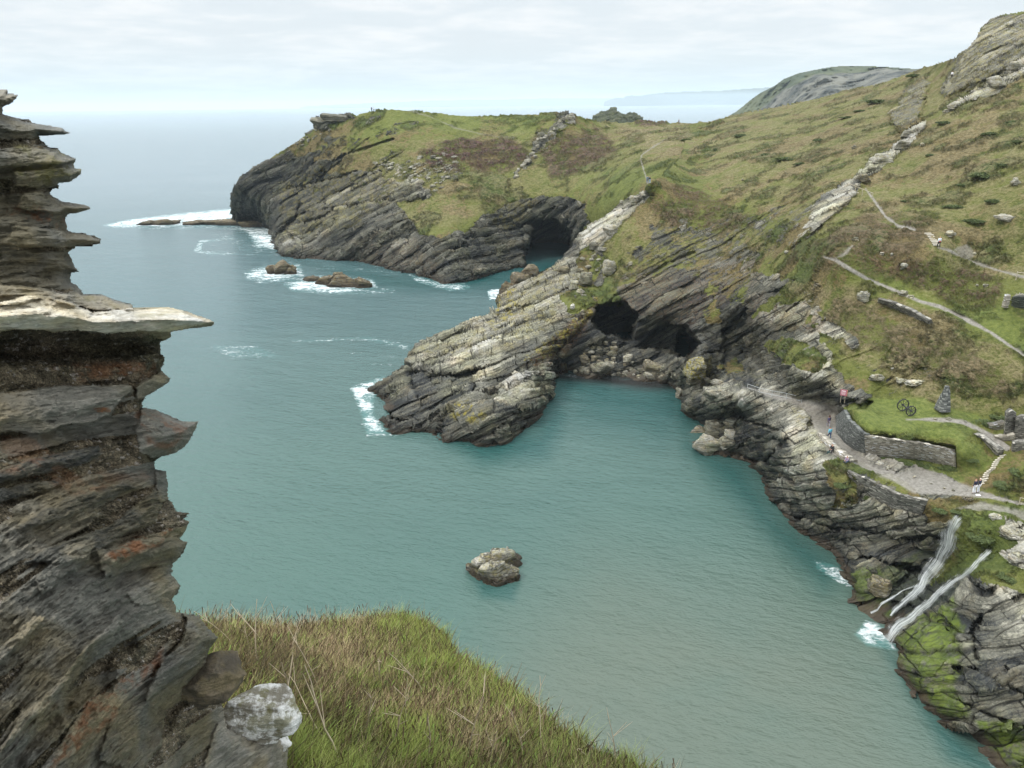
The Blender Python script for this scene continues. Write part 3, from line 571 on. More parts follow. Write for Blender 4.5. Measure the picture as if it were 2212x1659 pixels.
rb.paint('heath', g(900,330, 1000,305, 1110,300, 1150,340, 1080,370, 960,370), 1.0, 8, 20, 10); rb.paint('heath', g(1150,310, 1290,280, 1330,330, 1240,370, 1190,390), .8, 6, 20, 8); rb.paint('heath', g(1370,258, 1440,258, 1440,272, 1370,272), 1, 3, 6)
rb.line('path', [(880, 238, 1), (930, 252, 1.5), (980, 275, 1.5), (1040, 290, 1.5), (1110, 300, 1.5)], .5, 1, 1.5, 6)
rb.line('path', [(1400, 398, 2), (1393, 375, 2), (1384, 345, 2), (1386, 335, 2), (1410, 318, 1.6), (1450, 295, 1.2)], .8, 1, 1)
rb.m['amp'] = np.ones(len(rb.px)) * 1.3
relief_noise(rb, 3.2, 1.4, 1.5, 41)
for ln, dep in (([(660, 480, 3), (700, 470, 5), (720, 455, 3)], 8), ([(590, 520, 3), (640, 470, 5), (650, 440, 3)], 7), ([(905, 602, 3), (980, 545, 3), (1020, 510, 2)], 6), ([(620, 410, 3), (700, 392, 4), (770, 372, 3)], 5), ([(690, 360, 3), (760, 330, 3), (850, 300, 2)], 2.5),
                ([(700, 452, 2), (800, 440, 4), (850, 432, 2)], 3)):
    d = dist_line(rb.px, rb.py, ln); q = d < 25; rb.t[q] += dep * sstep(-(d[q] + 5 * fbm(rb.P0[q] / 6, 3, 4)), -2, 2)
rb.pit(g(1130,590, 1134,530, 1150,500, 1168,476, 1185,470, 1210,478, 1232,500, 1240,520, 1236,590), 40, 4, 5)
rb.pit(g(1290,380, 1600,250, 1600,480, 1300,560), 3.0, 18, 1)
TB = terrain_material('headland_land', 1.6)
head = rb.build('headland', TB, [(1, .2), (4, 2), (12, 8), (30, 40)])
tag(head, 'grass topped headland with dark layered cliffs and a sea cave across the inlet')

# ------------------------------------------------------------------ water
def build_water():
    xs = np.arange(-120, 2340, 5.0)
    ys = np.concatenate([np.arange(1820, 320, -5.0), np.arange(320, 300, -2.5)])
    gx, gy = np.meshgrid(xs, ys); px, py = gx.ravel(), gy.ravel(); d = ray(px, py); P = CAM + d * (-CAMZ / d[:, 2])[:, None]
    n, m = gx.shape; ids = np.arange(n * m).reshape(n, m)
    # outer sea: rows pushed out to the horizon, columns to the sides
    far = []
    last = P[-m:]
    for D in (2300, 3000, 4200, 7000, 12000, 20000, 29000):
        h = last[:, :2] / np.linalg.norm(last[:, :2], axis=1, keepdims=True) * D; far.append(np.concatenate([h, np.zeros((m, 1))], 1))
    P = np.concatenate([P] + far); px = np.concatenate([px, np.tile(px[-m:], 7)]); py = np.concatenate([py] + [np.full(m, 245.0 - i) for i in range(7)])
    n += 7; G = np.arange(n * m).reshape(n, m); P[:, 2] = 0
    # sides and rear apron
    Pg = P.reshape(n, m, 3); L = Pg[:, :1].copy(); Rr = Pg[:, -1:].copy()
    L[:, 0, 0] -= np.linspace(60, 26000, n); Rr[:, 0, 0] += np.linspace(60, 26000, n); Pg = np.concatenate([L, Pg, Rr], 1)
    back = Pg[:1].copy(); back[0, :, 1] = -150; Pg = np.concatenate([back, Pg], 0)
    px = np.pad(px.reshape(n, m), ((1, 0), (1, 1)), 'edge'); py = np.pad(py.reshape(n, m), ((1, 0), (1, 1)), 'edge'); n, m = px.shape
    G = np.arange(n * m).reshape(n, m); F = np.stack([G[:-1, :-1], G[:-1, 1:], G[1:, 1:], G[1:, :-1]], -1).reshape(-1, 4)
    px, py = px.ravel(), py.ravel(); P = Pg.reshape(-1, 3)
    def blob(poly, soft): return sstep(sdf_local(px, py, poly, 200), -soft, soft)
    foam = np.zeros(len(px))
    for poly, v, soft in ((g(200,488, 290,470, 420,455, 500,448, 510,470, 470,486, 330,492, 250,494), 1.0, 7), (g(490,484, 590,486, 605,545, 550,540, 530,506, 490,496), .95, 13), (g(545,500, 590,505, 598,545, 570,535, 552,520), 1.0, 7),
            (g(412,545, 430,515, 520,510, 500,520, 440,528, 440,540, 540,545, 560,552, 450,554), .85, 7), (g(440,512, 540,508, 560,550, 450,550), .45, 10), (g(520,585, 570,568, 650,565, 665,600, 600,615, 530,610), .95, 18), (g(600,610, 680,590, 810,600, 825,625, 740,640, 630,634), .95, 15),
            (g(640,570, 760,568, 900,590, 860,600, 760,590, 660,585), .6, 8), (g(870,588, 930,600, 1010,612, 1030,625, 970,632, 900,612), .85, 7), (g(1048,625, 1090,620, 1082,650, 1055,650), .95, 6), (g(750,835, 835,805, 840,850, 812,860, 812,895, 835,925, 870,942, 790,945, 770,880), .95, 16),
            (g(440,738, 560,740, 620,768, 660,782, 500,780, 460,762), .68, 12), (g(600,733, 800,722, 890,742, 885,760, 780,738, 640,745), .72, 8), (g(700,745, 860,748, 880,800, 800,805, 720,770), .50, 18), (g(200,416, 520,410, 700,416, 700,424, 400,420, 220,424), .62, 4), (g(150,508, 300,512, 290,520, 160,518), .5, 4),
            (g(170,540, 330,545, 320,556, 180,552), .5, 4), (g(740,1200, 1,1, 1,1), 0, 1), (g(1108,1200, 1122,1205, 1118,1240, 1106,1240), .95, 5), (g(1755,1205, 1800,1215, 1850,1250, 1840,1275, 1790,1250, 1760,1230), .85, 9), (g(1775,1255, 1840,1280, 1850,1320, 1800,1290), .4, 9),
            (g(1870,1335, 1900,1345, 1955,1375, 1940,1410, 1870,1400, 1840,1370), 1.0, 16), (g(1660,1030, 1680,1090, 1670,1110, 1655,1070), .5, 7), (g(1180,850, 1195,870, 1170,900, 1168,880), .5, 5), (g(1210,806, 1300,812, 1460,828, 1460,834, 1300,818, 1210,812), .75, 4), (g(930,935, 955,932, 958,950, 930,945), .7, 5),
            (g(1495,890, 1515,900, 1500,930, 1490,915), .6, 5), (g(2120,1620, 2160,1640, 2170,1680, 2140,1670), .7, 8), (g(860,935, 960,935, 960,960, 1060,965, 1050,975, 940,955, 870,945), .3, 8), (g(500,570, 700,600, 900,640, 880,660, 640,650, 500,620), .5, 25), (g(300,520, 420,560, 560,640, 480,660, 250,600, 170,540), .38, 40), (g(580,480, 420,500, 540,560, 620,560, 590,520), .6, 14)):
        foam = np.maximum(foam, v * blob(poly, soft))
    for ln, v, w in (([(p[0], p[1]) for p in WB], .55, 5), ([(795, 850), (812, 850), (808, 885), (826, 925), (880, 938), (925, 935), (955, 950), (1000, 958), (1065, 963), (1110, 948)], .5, 6), ([(1470, 885), (1498, 905), (1492, 965), (1545, 985), (1600, 996), (1648, 1032), (1660, 1072), (1690, 1112), (1746, 1168), (1796, 1200)], .42, 5),
                     ([(1935, 1382), (1942, 1440), (1986, 1508), (2056, 1570), (2145, 1660)], .4, 6), ([(1035, 1262), (1065, 1272), (1100, 1265), (1118, 1240), (1118, 1205)], .42, 5), ([(1200, 812), (1330, 820), (1440, 832)], .5, 4), ([(300, 492), (420, 492), (560, 492)], .8, 5), ([(560, 610), (640, 604), (700, 632), (800, 632), (850, 625)], .7, 10)):
        foam = np.maximum(foam, v * sstep(-dist_line(px, py, [(a, b, w) for a, b in ln], 40), -w, w))
    sand = np.maximum.reduce([.95 * blob(g(1000,1659, 1100,1380, 1300,1230, 1700,1270, 1880,1330, 1930,1400, 2000,1560, 2150,1700, 2200,1900, 900,1900), 200), .75 * blob(g(1800,1330, 1930,1370, 1980,1520, 1860,1480, 1700,1400), 60)])
    dark_water = np.maximum.reduce([blob(g(640,565, 900,600, 1180,560, 1300,560, 1100,630, 850,625), 25), .9 * blob(g(1190,790, 1480,830, 1520,920, 1420,940, 1250,900), 70), .8 * blob(g(1480,960, 1600,1000, 1680,1130, 1820,1230, 1780,1270, 1640,1130), 45), .8 * blob(g(960,950, 1160,940, 1200,850, 1230,900, 1180,990, 1040,1000), 30),
                              .6 * blob(g(1020,1250, 1120,1260, 1110,1300, 1040,1290), 14), .75 * blob(g(1900,1380, 1990,1520, 2200,1700, 2050,1640), 30)])  # darker water colour along the cliff feet and below the lone rock
    weed = blob(g(1200,800, 1470,815, 1490,840, 1400,842, 1300,830, 1200,820), 12)
    m1 = np.stack([foam, sand, dark_water, weed], 1)
    m, t = new_mat('sea_water'); tc = t.node('ShaderNodeNewGeometry').outputs['Position']; a = t.attr('m1'); s = t.sep(a.outputs['Color'])
    x, y, z = t.sepx(tc)
    big = t.noise(t.vmul(tc, (.012, .02, 1)), 1, 4, .6); med = t.noise(t.vmul(tc, (.07, .11, 1)), 1, 4, .6)
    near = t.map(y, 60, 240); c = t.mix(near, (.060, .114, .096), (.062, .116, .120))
    c = t.mix(t.map(y, 200, 650), c, (.135, .185, .205)); c = t.mix(t.map(y, 500, 4000), c, (.20, .26, .29))  # haze and sky reflection over distant water painted in as paler colour
    c = t.mix(t.mul(t.map(big, .4, .62), .35), c, t.mix(1, c, (.72, .80, .84), 'MULTIPLY'))
    c = t.mix(t.mul(s[1], t.map(med, .15, .6, .75, 1.0)), c, (.094, .118, .092)); c = t.mix(t.mul(s[2], .85), c, (.006, .060, .058)); c = t.mix(t.mul(a.outputs['Alpha'], .9), c, (.018, .012, .012))
    # foam: streaks and lace
    w = t.vadd(t.vmul(tc, (.18, .42, 1)), t.vmul(t.noise(tc, .15, 3, .6, col=True), (2.4, 2.4, 0))); f1 = t.add(t.mul(t.noise(w, 1, 6, .7), .6), t.mul(t.noise(t.vmul(tc, (.9, 1.5, 1)), 1, 5, .7), .4))
    lace = t.vor(t.vadd(t.vmul(tc, (.9, 1.4, 1)), t.vmul(t.noise(tc, .8, 3, .6, col=True), (1.6, 1.6, 0))), 1, 'DISTANCE_TO_EDGE')
    lacef = t.mul(t.map(lace, .0, .14, .10, 0, smooth=False), 1.0)
    thr = t.math('SUBTRACT', .82, t.mul(s[0], .355)); fm = t.map(t.math('SUBTRACT', t.add(f1, t.mul(lacef, .5)), thr), -.06, .15)
    fm = t.mul(fm, t.map(s[0], 0.02, .18)); halo = t.mul(t.map(s[0], .5, 1.0), .30)
    caps = t.math('MULTIPLY', t.map(t.noise(t.vmul(tc, (.12, .40, 1)), 1, 5, .72), .73, .79), t.mul(t.map(y, 130, 260), .6)); fm = t.math('MAXIMUM', fm, caps)
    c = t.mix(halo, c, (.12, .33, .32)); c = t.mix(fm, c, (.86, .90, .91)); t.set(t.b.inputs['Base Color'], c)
    t.set(t.b.inputs['Roughness'], t.math('MAXIMUM', t.map(fm, 0, 1, .12, .8), t.map(y, 120, 420, .12, .24))); t.b.inputs['IOR'].default_value = 1.33
    rot = t.node('ShaderNodeMapping'); t.set(rot.inputs[0], tc); rot.inputs['Rotation'].default_value = (0, 0, R(18)); r = rot.outputs[0]
    w0 = t.noise(t.vmul(r, (.10, .20, 1)), 1, 3, .55); w1 = t.noise(t.vmul(r, (.62, 1.25, 1)), 1, 4, .62, dist=.2); w2 = t.noise(t.vmul(r, (1.6, 3.4, 1)), 1, 3, .6)
    h = t.add(t.mul(w0, .8), t.add(t.mul(w1, .46), t.mul(w2, .13))); h = t.add(h, t.mul(fm, .25))
    b = t.node('ShaderNodeBump'); t.set(b.inputs['Height'], h); t.set(b.inputs['Strength'], 1.0); t.set(b.inputs['Distance'], t.map(y, 100, 1500, .62, .9)); t.l.new(b.outputs[0], t.b.inputs['Normal'])
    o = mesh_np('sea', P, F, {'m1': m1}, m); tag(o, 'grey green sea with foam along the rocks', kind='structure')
build_water()

# ------------------------------------------------------------------ far coast and air
def far_hills():
    m, t = new_mat('far_land'); wp = t.node('ShaderNodeTexCoord').outputs['Object']
    n = t.noise(wp, .012, 6, .65); n2 = t.noise(t.vmul(wp, (.03, .03, .006)), 1, 5, .65); a = t.attr('m1'); s = t.sep(a.outputs['Color'])
    gr = t.mix(t.map(n, .4, .62), (.030, .046, .020), (.075, .085, .035)); rk = t.mix(t.map(t.add(t.mul(n2, .6), t.mul(t.noise(wp, .06, 6, .75), .4)), .42, .58), (.022, .026, .022), (.135, .132, .105))
    t.set(t.b.inputs['Base Color'], t.mix(t.map(t.add(s[0], t.mul(t.add(n, -.5), 1.8)), .4, .6), gr, rk)); t.b.inputs['Roughness'].default_value = .95
    L1 = Layer(Dl('1575,250,1650 1620,215,1600 1700,163,1500 1800,143,1450 1900,143,1400 2020,148,1400 2100,150,1400 1640,245,1450 1700,230,1350 1800,205,1250 1900,180,1200 2020,160,1200 1800,260,1100 2000,240,1050 2200,150,1300 1700,190,1430 1850,170,1350'), 1e-4)
    r = Relief(L1, g(1570,262, 1572,250, 1590,240, 1600,232, 1622,214, 1640,201, 1675,183, 1692,170, 1722,158, 1760,150, 1800,143, 1850,141, 1905,143, 1960,147, 2010,150, 2100,160, 2100,300, 1570,300), 1.6); r.P0 = r.pos()
    r.t = r.t + 110 * fbm(r.P0 / np.array([90, 90, 60]), 6, 71, .62) + 90 * np.abs(fbm(r.P0 / np.array([50, 200, 200]), 4, 72))
    r.paint('rock', g(1560,300, 1640,235, 1690,195, 1760,165, 1900,150, 1990,150, 2100,170, 2100,320), .85, 8, 10, 60)
    tag(r.build('distant_headland', m, [(20, 2), (120, 30), (400, 140)]), 'rocky headland rising beyond the grassy saddle')
    L2 = Layer([(x, y, 't', tt) for x, y, tt in ((1300, 223, 16000), (1500, 222, 17000), (1700, 221, 18000), (1300, 200, 17000), (1500, 190, 18000), (1700, 180, 19000), (1400, 230, 15500), (1600, 230, 16000))], 1e-4)
    r = Relief(L2, g(1303,230, 1305,219, 1316,215, 1330,210, 1345,211, 1352,207, 1365,205, 1380,207, 1400,203, 1440,199, 1500,197, 1560,195, 1600,192, 1650,189, 1720,186, 1720,230), 1.5); r.P0 = r.pos()
    r.t = r.t + 500 * fbm(r.P0 / 900, 4, 75); tag(r.build('far_coast', m, [(200, 2), (900, 60), (2500, 400)]), 'hazy blue coastline on the horizon')
    L3 = Layer([(x, y, 't', tt) for x, y, tt in ((700, 226, 24000), (1300, 219, 24000), (1000, 210, 25000), (700, 215, 25000), (1300, 205, 25000))], 1e-4)
    r = Relief(L3, g(640,234, 660,229, 800,222, 950,216, 1100,214, 1180,212, 1300,212, 1420,211, 1420,228), 1.5); tag(r.build('faint_coast', m, [(200, 2), (900, 300)]), 'very faint strip of coast on the horizon')
    # islet behind the saddle
    L4 = Layer(Dl('1280,262,560 1335,245,560 1390,262,560 1335,300,530 1280,300,530 1400,300,530 1335,238,570'), 1e-3)
    r = Relief(L4, g(1272,330, 1280,258, 1287,248, 1300,241, 1312,240, 1322,234, 1330,235, 1336,243, 1346,246, 1353,247, 1357,242, 1364,244, 1372,244, 1380,249, 1390,258, 1396,268, 1400,330), .9); r.P0 = r.pos()
    r.m['moss'] = np.full(len(r.px), .35); r.m['rock'] = np.full(len(r.px), .8); r.m['amp'] = np.ones(len(r.px)); r.m['dark'] = np.full(len(r.px), .6); r.t = r.t + 10 * fbm(r.P0 / 8, 4, 81)
    o = r.build('sea_stack', TB, [(1, .3), (6, 4), (14, 14), (22, 60)], kind=None); tag(o, 'dark green topped sea stack standing in the water beyond the grassy saddle', 'sea stack')
far_hills()
def haze():
    m = bpy.data.materials.new('air'); m.use_nodes = True; t = NT(m.node_tree); t.n.clear(); out = t.node('ShaderNodeOutputMaterial'); v = t.node('ShaderNodeVolumePrincipled')
    v.inputs['Color'].default_value = (.80, .91, 1.0, 1); v.inputs['Density'].default_value = 7e-5; v.inputs['Anisotropy'].default_value = 0.0
    t.l.new(v.outputs[0], out.inputs['Volume'])
    X, Y0, Y1, Z0, Z1 = 33000, -600, 33000, -1.2, 215
    V = [(x, y, z) for x in (-X, X) for y in (Y0, Y1) for z in (Z0, Z1)]
    F = [(0, 1, 3, 2), (4, 6, 7, 5), (0, 4, 5, 1), (2, 3, 7, 6), (0, 2, 6, 4), (1, 5, 7, 3)]
    o = mesh_np('haze', V, F, None, m, smooth=False); tag(o, 'thin sea haze softening the distance', 'haze', kind='stuff')
haze()

# ------------------------------------------------------------------ the rock wall beside the camera
def near_wall():
    def c1(*a): return [(a[i] / 3, 165.9 + a[i + 1] / 3) for i in range(0, len(a), 2)]
    def c2(*a): return [(a[i] / 3, 663.6 + a[i + 1] / 3) for i in range(0, len(a), 2)]
    def c3(*a): return [(a[i] * .3, 1161.3 + a[i + 1] * .3) for i in range(0, len(a), 2)]
    sil = ([(-160, 150)] + c1(0,82, 52,82, 50,105, 125,115, 90,165, 55,185, 18,200, 20,240, 60,250, 130,270, 250,305, 400,330, 475,372, 390,378, 255,375, 262,410, 290,425, 320,460, 375,460, 400,490, 500,530, 480,560, 485,590, 530,597, 535,625, 460,680, 385,690, 370,718, 325,725, 330,760,
        400,805, 550,828, 595,853, 570,862, 505,885, 440,892, 425,930, 440,1000, 560,1018, 650,1050, 650,1078, 560,1090, 490,1100, 445,1140, 470,1190, 490,1230, 515,1262, 455,1275, 460,1325, 500,1350, 530,1380, 540,1410, 600,1412, 660,1405, 740,1440, 850,1475, 880,1505, 1000,1500, 1080,1493,
        1200,1515, 1330,1560, 1395,1590, 1380,1610, 1200,1640) + c2(1130,155, 1100,165, 1115,190, 1045,225, 1040,300, 1070,320, 1060,370, 1045,410, 1100,455, 1095,490, 1000,550, 945,580, 920,620, 925,650, 1000,660, 1100,700, 1180,735, 1293,738, 1270,790, 1215,890, 1140,945, 1050,965, 1000,1000,
        1005,1045, 1080,1065, 1087,1120, 1090,1240, 1120,1270, 1145,1320, 1230,1335, 1190,1370, 1222,1390, 1215,1420, 1190,1470, 1170,1500, 1218,1525, 1190,1590, 1140,1650) + c3(1245,185, 1240,260, 1300,340, 1285,400, 1240,440, 1270,500, 1275,540, 1440,565, 1490,640, 1575,720, 1520,790, 1500,850,
        1560,1000, 1590,1160, 1640,1380, 1800,1420, 1990,1400, 2040,1430, 2080,1500) + [(618, 1700), (640, 1900), (-160, 1900)])
    LW = Layer([(x, y, 't', tt) for x, y, tt in ((-150, 200, 2.9), (0, 200, 3.1), (150, 250, 3.3), (-150, 650, 3.0), (0, 700, 3.2), (200, 700, 3.35), (450, 690, 3.5), (-150, 1000, 2.9), (100, 1000, 3.1), (400, 960, 3.5), (0, 1300, 2.7), (200, 1300, 3.0), (390, 1300, 3.6), (-150, 1700, 2.3), (100, 1659, 2.7), (300, 1600, 3.3),
        (450, 1450, 3.9), (520, 1400, 4.0), (450, 1650, 4.2), (600, 1620, 4.7), (600, 1850, 4.4), (-150, 1900, 2.2))], 1e-3)
    r = Relief(LW, sil, 1.7); px, py = r.px, r.py
    th = np.interp(py, [200, 700, 900, 1050, 1200, 1400, 1600], [2, 4, 8, 15, 24, 33, 38]) * np.pi / 180; th = th * np.clip(1.15 - .0002 * px, .7, 1.2)
    s = py + np.tan(th) * (px - 200); al = px * np.cos(th) - py * np.sin(th)
    U = np.stack([al, s, np.zeros_like(s)], -1).astype(np.float32); r.P0 = np.stack([px, py, 0 * px], -1) / 100
    warp = 22 * fbm(U / np.array([260, 90, 1]), 3, 3); s2 = s + warp
    N = lambda fa, fs, o, sd: fbm(np.stack([al / fa, s2 / fs, 0 * s], -1), o, sd, .55)
    # beds of slate standing proud of the crumbly layers between them
    bed = N(520, 44, 3, 11); bedm = sstep(bed, -.04, .05); bed2 = N(160, 9, 3, 13)
    h = .035 * bedm + .04 * bed2 + .05 * N(120, 30, 3, 17) + .14 * N(400, 150, 3, 19)
    r.m['rock'] = bedm * .75; r.m['amp'] = np.ones(len(px))
    plates = [(c1(-400,268, 0,268, 130,280, 250,305, 400,330, 478,374, 390,380, 200,368, 0,345, -400,345), .10, 0, .25), (c1(-400,470, 0,470, 150,455, 375,460, 400,490, 500,530, 450,562, 300,560, 100,580, -400,600), .13, .35, .1), (c1(80,605, 400,592, 530,597, 537,625, 460,682, 300,722, 100,700), .10, .1, .3),
        (c1(150,745, 300,740, 400,805, 550,828, 598,853, 505,887, 300,880, 100,850), .12, 0, .3), (c1(100,970, 440,1000, 560,1018, 652,1050, 652,1080, 490,1102, 250,1112, 0,1080), .14, .15, .2), (c1(0,1110, 300,1120, 430,1150, 470,1190, 380,1230, 0,1200), .05, .1, .1), (c1(-400,1360, 0,1340, 250,1370, 540,1410, 660,1405, 850,1475, 900,1505, 600,1520, 300,1440, 0,1480, -400,1500), .24, .45, 0),
        (c1(-400,1500, 0,1470, 200,1422, 330,1425, 500,1480, 600,1520, 800,1505, 1080,1490, 1200,1512, 1400,1590, 1200,1642, 1090,1660, 900,1650, 700,1670, 500,1640, 350,1660, 200,1640, -400,1640), .42, 1.25, 0),
        (c2(-400,600, 0,560, 450,500, 830,500, 870,540, 790,600, 720,700, 560,760, 400,770, 300,830, 40,812, -400,860), .14, .25, .0), (c2(880,520, 1050,410, 1100,455, 1095,490, 950,580, 890,600), .10, .4, 0), (c2(920,655, 1000,658, 1100,700, 1180,735, 1295,738, 1215,892, 1140,947, 1000,985, 900,940, 880,800), .13, .15, 0),
        (c2(-400,1130, 0,1050, 300,960, 640,890, 640,960, 500,1030, 250,1080, 0,1130, -400,1200), .10, -.25, .5), (c2(-400,1240, 0,1170, 380,1110, 420,1160, 200,1220, 0,1280, -400,1400), .07, -.25, .5), (c2(100,1420, 500,1180, 800,1130, 900,1170, 700,1240, 400,1380, 150,1450), .08, -.2, .5),
        (c2(150,1659, 300,1560, 700,1420, 1000,1180, 1085,1200, 1000,1400, 800,1480, 600,1600, 450,1659), .10, -.1, .5), (c2(600,1659, 850,1500, 1100,1440, 1060,1530, 800,1640), .07, .0, 0), (c2(1000,1060, 1085,1065, 1090,1240, 1040,1280, 1010,1180), .08, .1, .2),
        (c3(-500,1900, 0,1540, 150,1250, 400,1060, 600,800, 850,560, 880,600, 820,700, 640,800, 540,950, 400,1170, 200,1350, 0,1560, -400,1900), .17, .25, 0), (c3(1050,1150, 1150,900, 1300,760, 1340,600, 1300,545, 1440,565, 1577,720, 1500,845, 1380,950, 1250,1030, 1060,1172), .20, .1, .25),
        (c3(-500,1100, 0,800, 250,560, 330,560, 200,760, 0,900, -500,1250), .10, .2, 0), (c3(640,1180, 900,1000, 1080,900, 1230,700, 1270,760, 1120,960, 850,1230, 650,1480, 400,1659, 300,1800, 200,1800), .06, .25, 0), (c3(900,400, 1240,250, 1300,340, 1250,440, 1000,500), .07, .2, 0), (c3(700,100, 1000,10, 1340,0, 1350,40, 1250,190, 1000,230, 750,300), .10, .1, .2),
        (c3(1560,1330, 1640,1300, 1800,1430, 1990,1400, 2085,1500, 2060,1700, 1450,1700, 1500,1500), .12, .35, 0), (c3(250,300, 480,60, 700,0, 640,160, 430,320, 300,420), .07, .15, .2), (c3(700,1600, 800,1300, 1050,1180, 1200,1250, 1150,1500, 1000,1700), .08, .0, .2)]
    for poly, H, pl, dk in plates:
        d = sdf_local(px, py, poly, 60); q = d > -50; dd = d[q] + 11 * fbm(U[q] / np.array([60, 12, 1]), 4, 29, .6)
        a = sstep(dd, -1.5, 3.5) ; h[q] = np.where(a > 0, h[q] * (1 - .55 * a) + a * (H * (.62 + .38 * sstep(dd, 0, 40))), h[q])
        for k, v in (('pale', pl), ('dark', dk), ('rock', 1.0)): m = r.get(k); m[q] = m[q] * (1 - a) + v * a
    hol = [(c1(-400,1680, 0,1660, 600,1660, 1000,1690, 1080,1720, 1040,1790, 800,1830, 400,1860, -400,1880), .20), (c3(450,1150, 560,900, 820,700, 980,700, 1000,800, 850,900, 780,1100, 600,1230, 480,1260), .16), (c3(0,1659, 200,1420, 500,1180, 560,1230, 300,1500, 150,1700), .13), (c2(400,790, 620,760, 860,640, 900,760, 860,960, 700,880, 450,880), .07),
           (c3(800,200, 1000,130, 1250,90, 1240,200, 950,330, 820,400), .10), (c3(1040,1230, 1280,1040, 1560,860, 1740,1060, 1600,1180, 1400,1160, 1250,1350, 1100,1500, 1000,1500), .16), (c1(0,620, 90,640, 100,760, 300,900, 0,920), .05), (c1(250,380, 255,420, 0,420, -300,400), .05), (c1(280,1240, 480,1250, 460,1330, 280,1330), .08)]
    for poly, H in hol:
        d = sdf_local(px, py, poly, 60); q = d > -50; h[q] -= H * sstep(d[q] + 14 * fbm(U[q] / 40, 3, 31), -12, 26)
    lip = sstep(py, 560, 615) * 0
    edge = np.clip(r.sd / 46, 0, 1); h -= .30 * (1 - np.sqrt(1 - (1 - edge) ** 2 + 1e-6)) * sstep(px, -150, 0)
    h += .022 * fbm(U / np.array([26, 7, 1]), 4, 33, .65) * 2 + .07 * fbm(U / np.array([70, 34, 1]), 5, 35, .6)
    r.t = r.t - h
    r.paint('rust', c1(0,850, 200,840, 430,920, 430,1000, 200,960, 0,930), .9, 8, 14, .6); r.paint('rust', c2(350,400, 700,370, 1000,360, 1000,450, 600,470, 400,500), .6, 10, 14, .6); r.paint('rust', c2(600,650, 720,650, 720,680, 620,685), 1, 2, 2, .3)
    r.paint('rust', c3(640,1180, 900,1000, 1100,850, 1240,690, 1150,950, 850,1230, 650,1480, 350,1659), .75, 8, 18, .5); r.paint('rust', c2(640,1640, 850,1500, 1100,1440, 1050,1520, 800,1640), .9, 5, 10, .5); r.paint('rust', c2(0,830, 300,850, 500,1100, 900,1050, 980,1100, 500,1200, 0,1050), .35, 10, 18, .5)
    r.paint('rust', c2(900,700, 1100,720, 1250,760, 1100,930, 960,930), .55, 6, 12, .5)
    r.paint('lichen', c1(100,440, 500,500, 540,620, 300,700, 100,620), .55, 8, 16, .5); r.paint('lichen', c1(480,1430, 860,1480, 1200,1520, 900,1560, 600,1500), .35, 6, 12, .4); r.paint('dark', c1(-400,150, 300,200, 500,400, 600,860, 660,1080, 400,1300, -400,1300), .18, 10, 10, .6)
    r.strat = lambda V, src: np.stack([al[src], -s2[src] * .0 + 0 * s2[src], -s2[src]], -1) * .0021 + np.stack([0 * al[src], r.t[src], 0 * al[src]], -1)
    m, t = new_mat('near_slate', 'BOTH'); st = t.attr('strat').outputs['Vector']
    a1 = t.attr('m1'); s1 = t.sep(a1.outputs['Color']); a2 = t.attr('m2'); s2_ = t.sep(a2.outputs['Color']); a3 = t.attr('m3'); s3 = t.sep(a3.outputs['Color'])
    k = .045; n = lambda sc, dt=4, rg=.62: t.noise(st, sc, dt, rg)
    lam = t.noise(t.vmul(t.vadd(st, t.vmul(t.noise(st, 3.0, 2, .5, col=True), (.05, .05, .05))), (4, 9, 55)), 1, 6, .68); lam2 = t.noise(t.vmul(st, (14, 30, 190)), 1, 4, .65); blot = n(2.2, 5)
    v = t.add(t.add(t.mul(lam, .42), t.mul(lam2, .25)), t.add(t.mul(t.add(t.mul(blot, .6), t.mul(n(11, 5, .75), .4)), .62), t.add(t.mul(s2_[1], .24), t.mul(s3[0], -.22))))
    sl = t.mix(t.map(v, .42, .64), (.036, .038, .036), (.135, .130, .108)); sl = t.mix(t.map(v, .62, .84), sl, (.29, .27, .225)); sl = t.mix(t.map(v, .84, 1.05), sl, (.60, .58, .53))
    ol = t.map(n(1.3, 4), .40, .62); sl = t.mix(t.mul(ol, .8), sl, t.mix(1, sl, (1.2, 1.02, .66), 'MULTIPLY'))
    peb = t.node('ShaderNodeTexVoronoi'); t.set(peb.inputs['Vector'], t.vmul(st, (1, 1, 1.5))); peb.inputs['Scale'].default_value = 48; pc = t.sep(peb.outputs['Color'])
    peb2 = t.vor(st, 130, 'F1'); mo = t.mix(t.map(n(9, 5, .7), .35, .66), (.075, .063, .040), (.27, .22, .145)); mo = t.mix(t.map(pc[0], .90, .96), mo, (.36, .32, .27)); mo = t.mix(t.map(n(1.6, 4), .46, .60), mo, t.mix(1, mo, (.62, .66, .60), 'MULTIPLY'))
    mo = t.mix(t.map(peb2, .3, .62), mo, t.mix(1, mo, (.5, .5, .5), 'MULTIPLY'))
    rk = t.map(t.add(s1[0], t.mul(t.add(t.add(t.mul(n(7, 5, .7), .5), t.mul(lam, .5)), -.5), 1.7)), .38, .56)
    c = t.mix(rk, mo, sl); c = t.mix(t.mul(t.map(n(6, 5, .7), .46, .60), s3[1]), c, (.20, .085, .035)); c = t.mix(t.mul(t.map(n(8, 5, .7), .45, .58), a2.outputs['Alpha']), c, (.17, .155, .04))
    t.set(t.b.inputs['Base Color'], c); t.set(t.b.inputs['Roughness'], t.map(rk, 0, 1, .95, .58)); t.b.inputs['Specular IOR Level'].default_value = .4
    hs = t.add(t.mul(t.add(lam, -.5), .035), t.mul(t.add(lam2, -.5), .010)); hm = t.add(t.mul(t.add(n(14, 5, .7), -.5), .040), t.mul(t.map(peb.outputs['Distance'], 0, .6, .010, 0), 1.0))
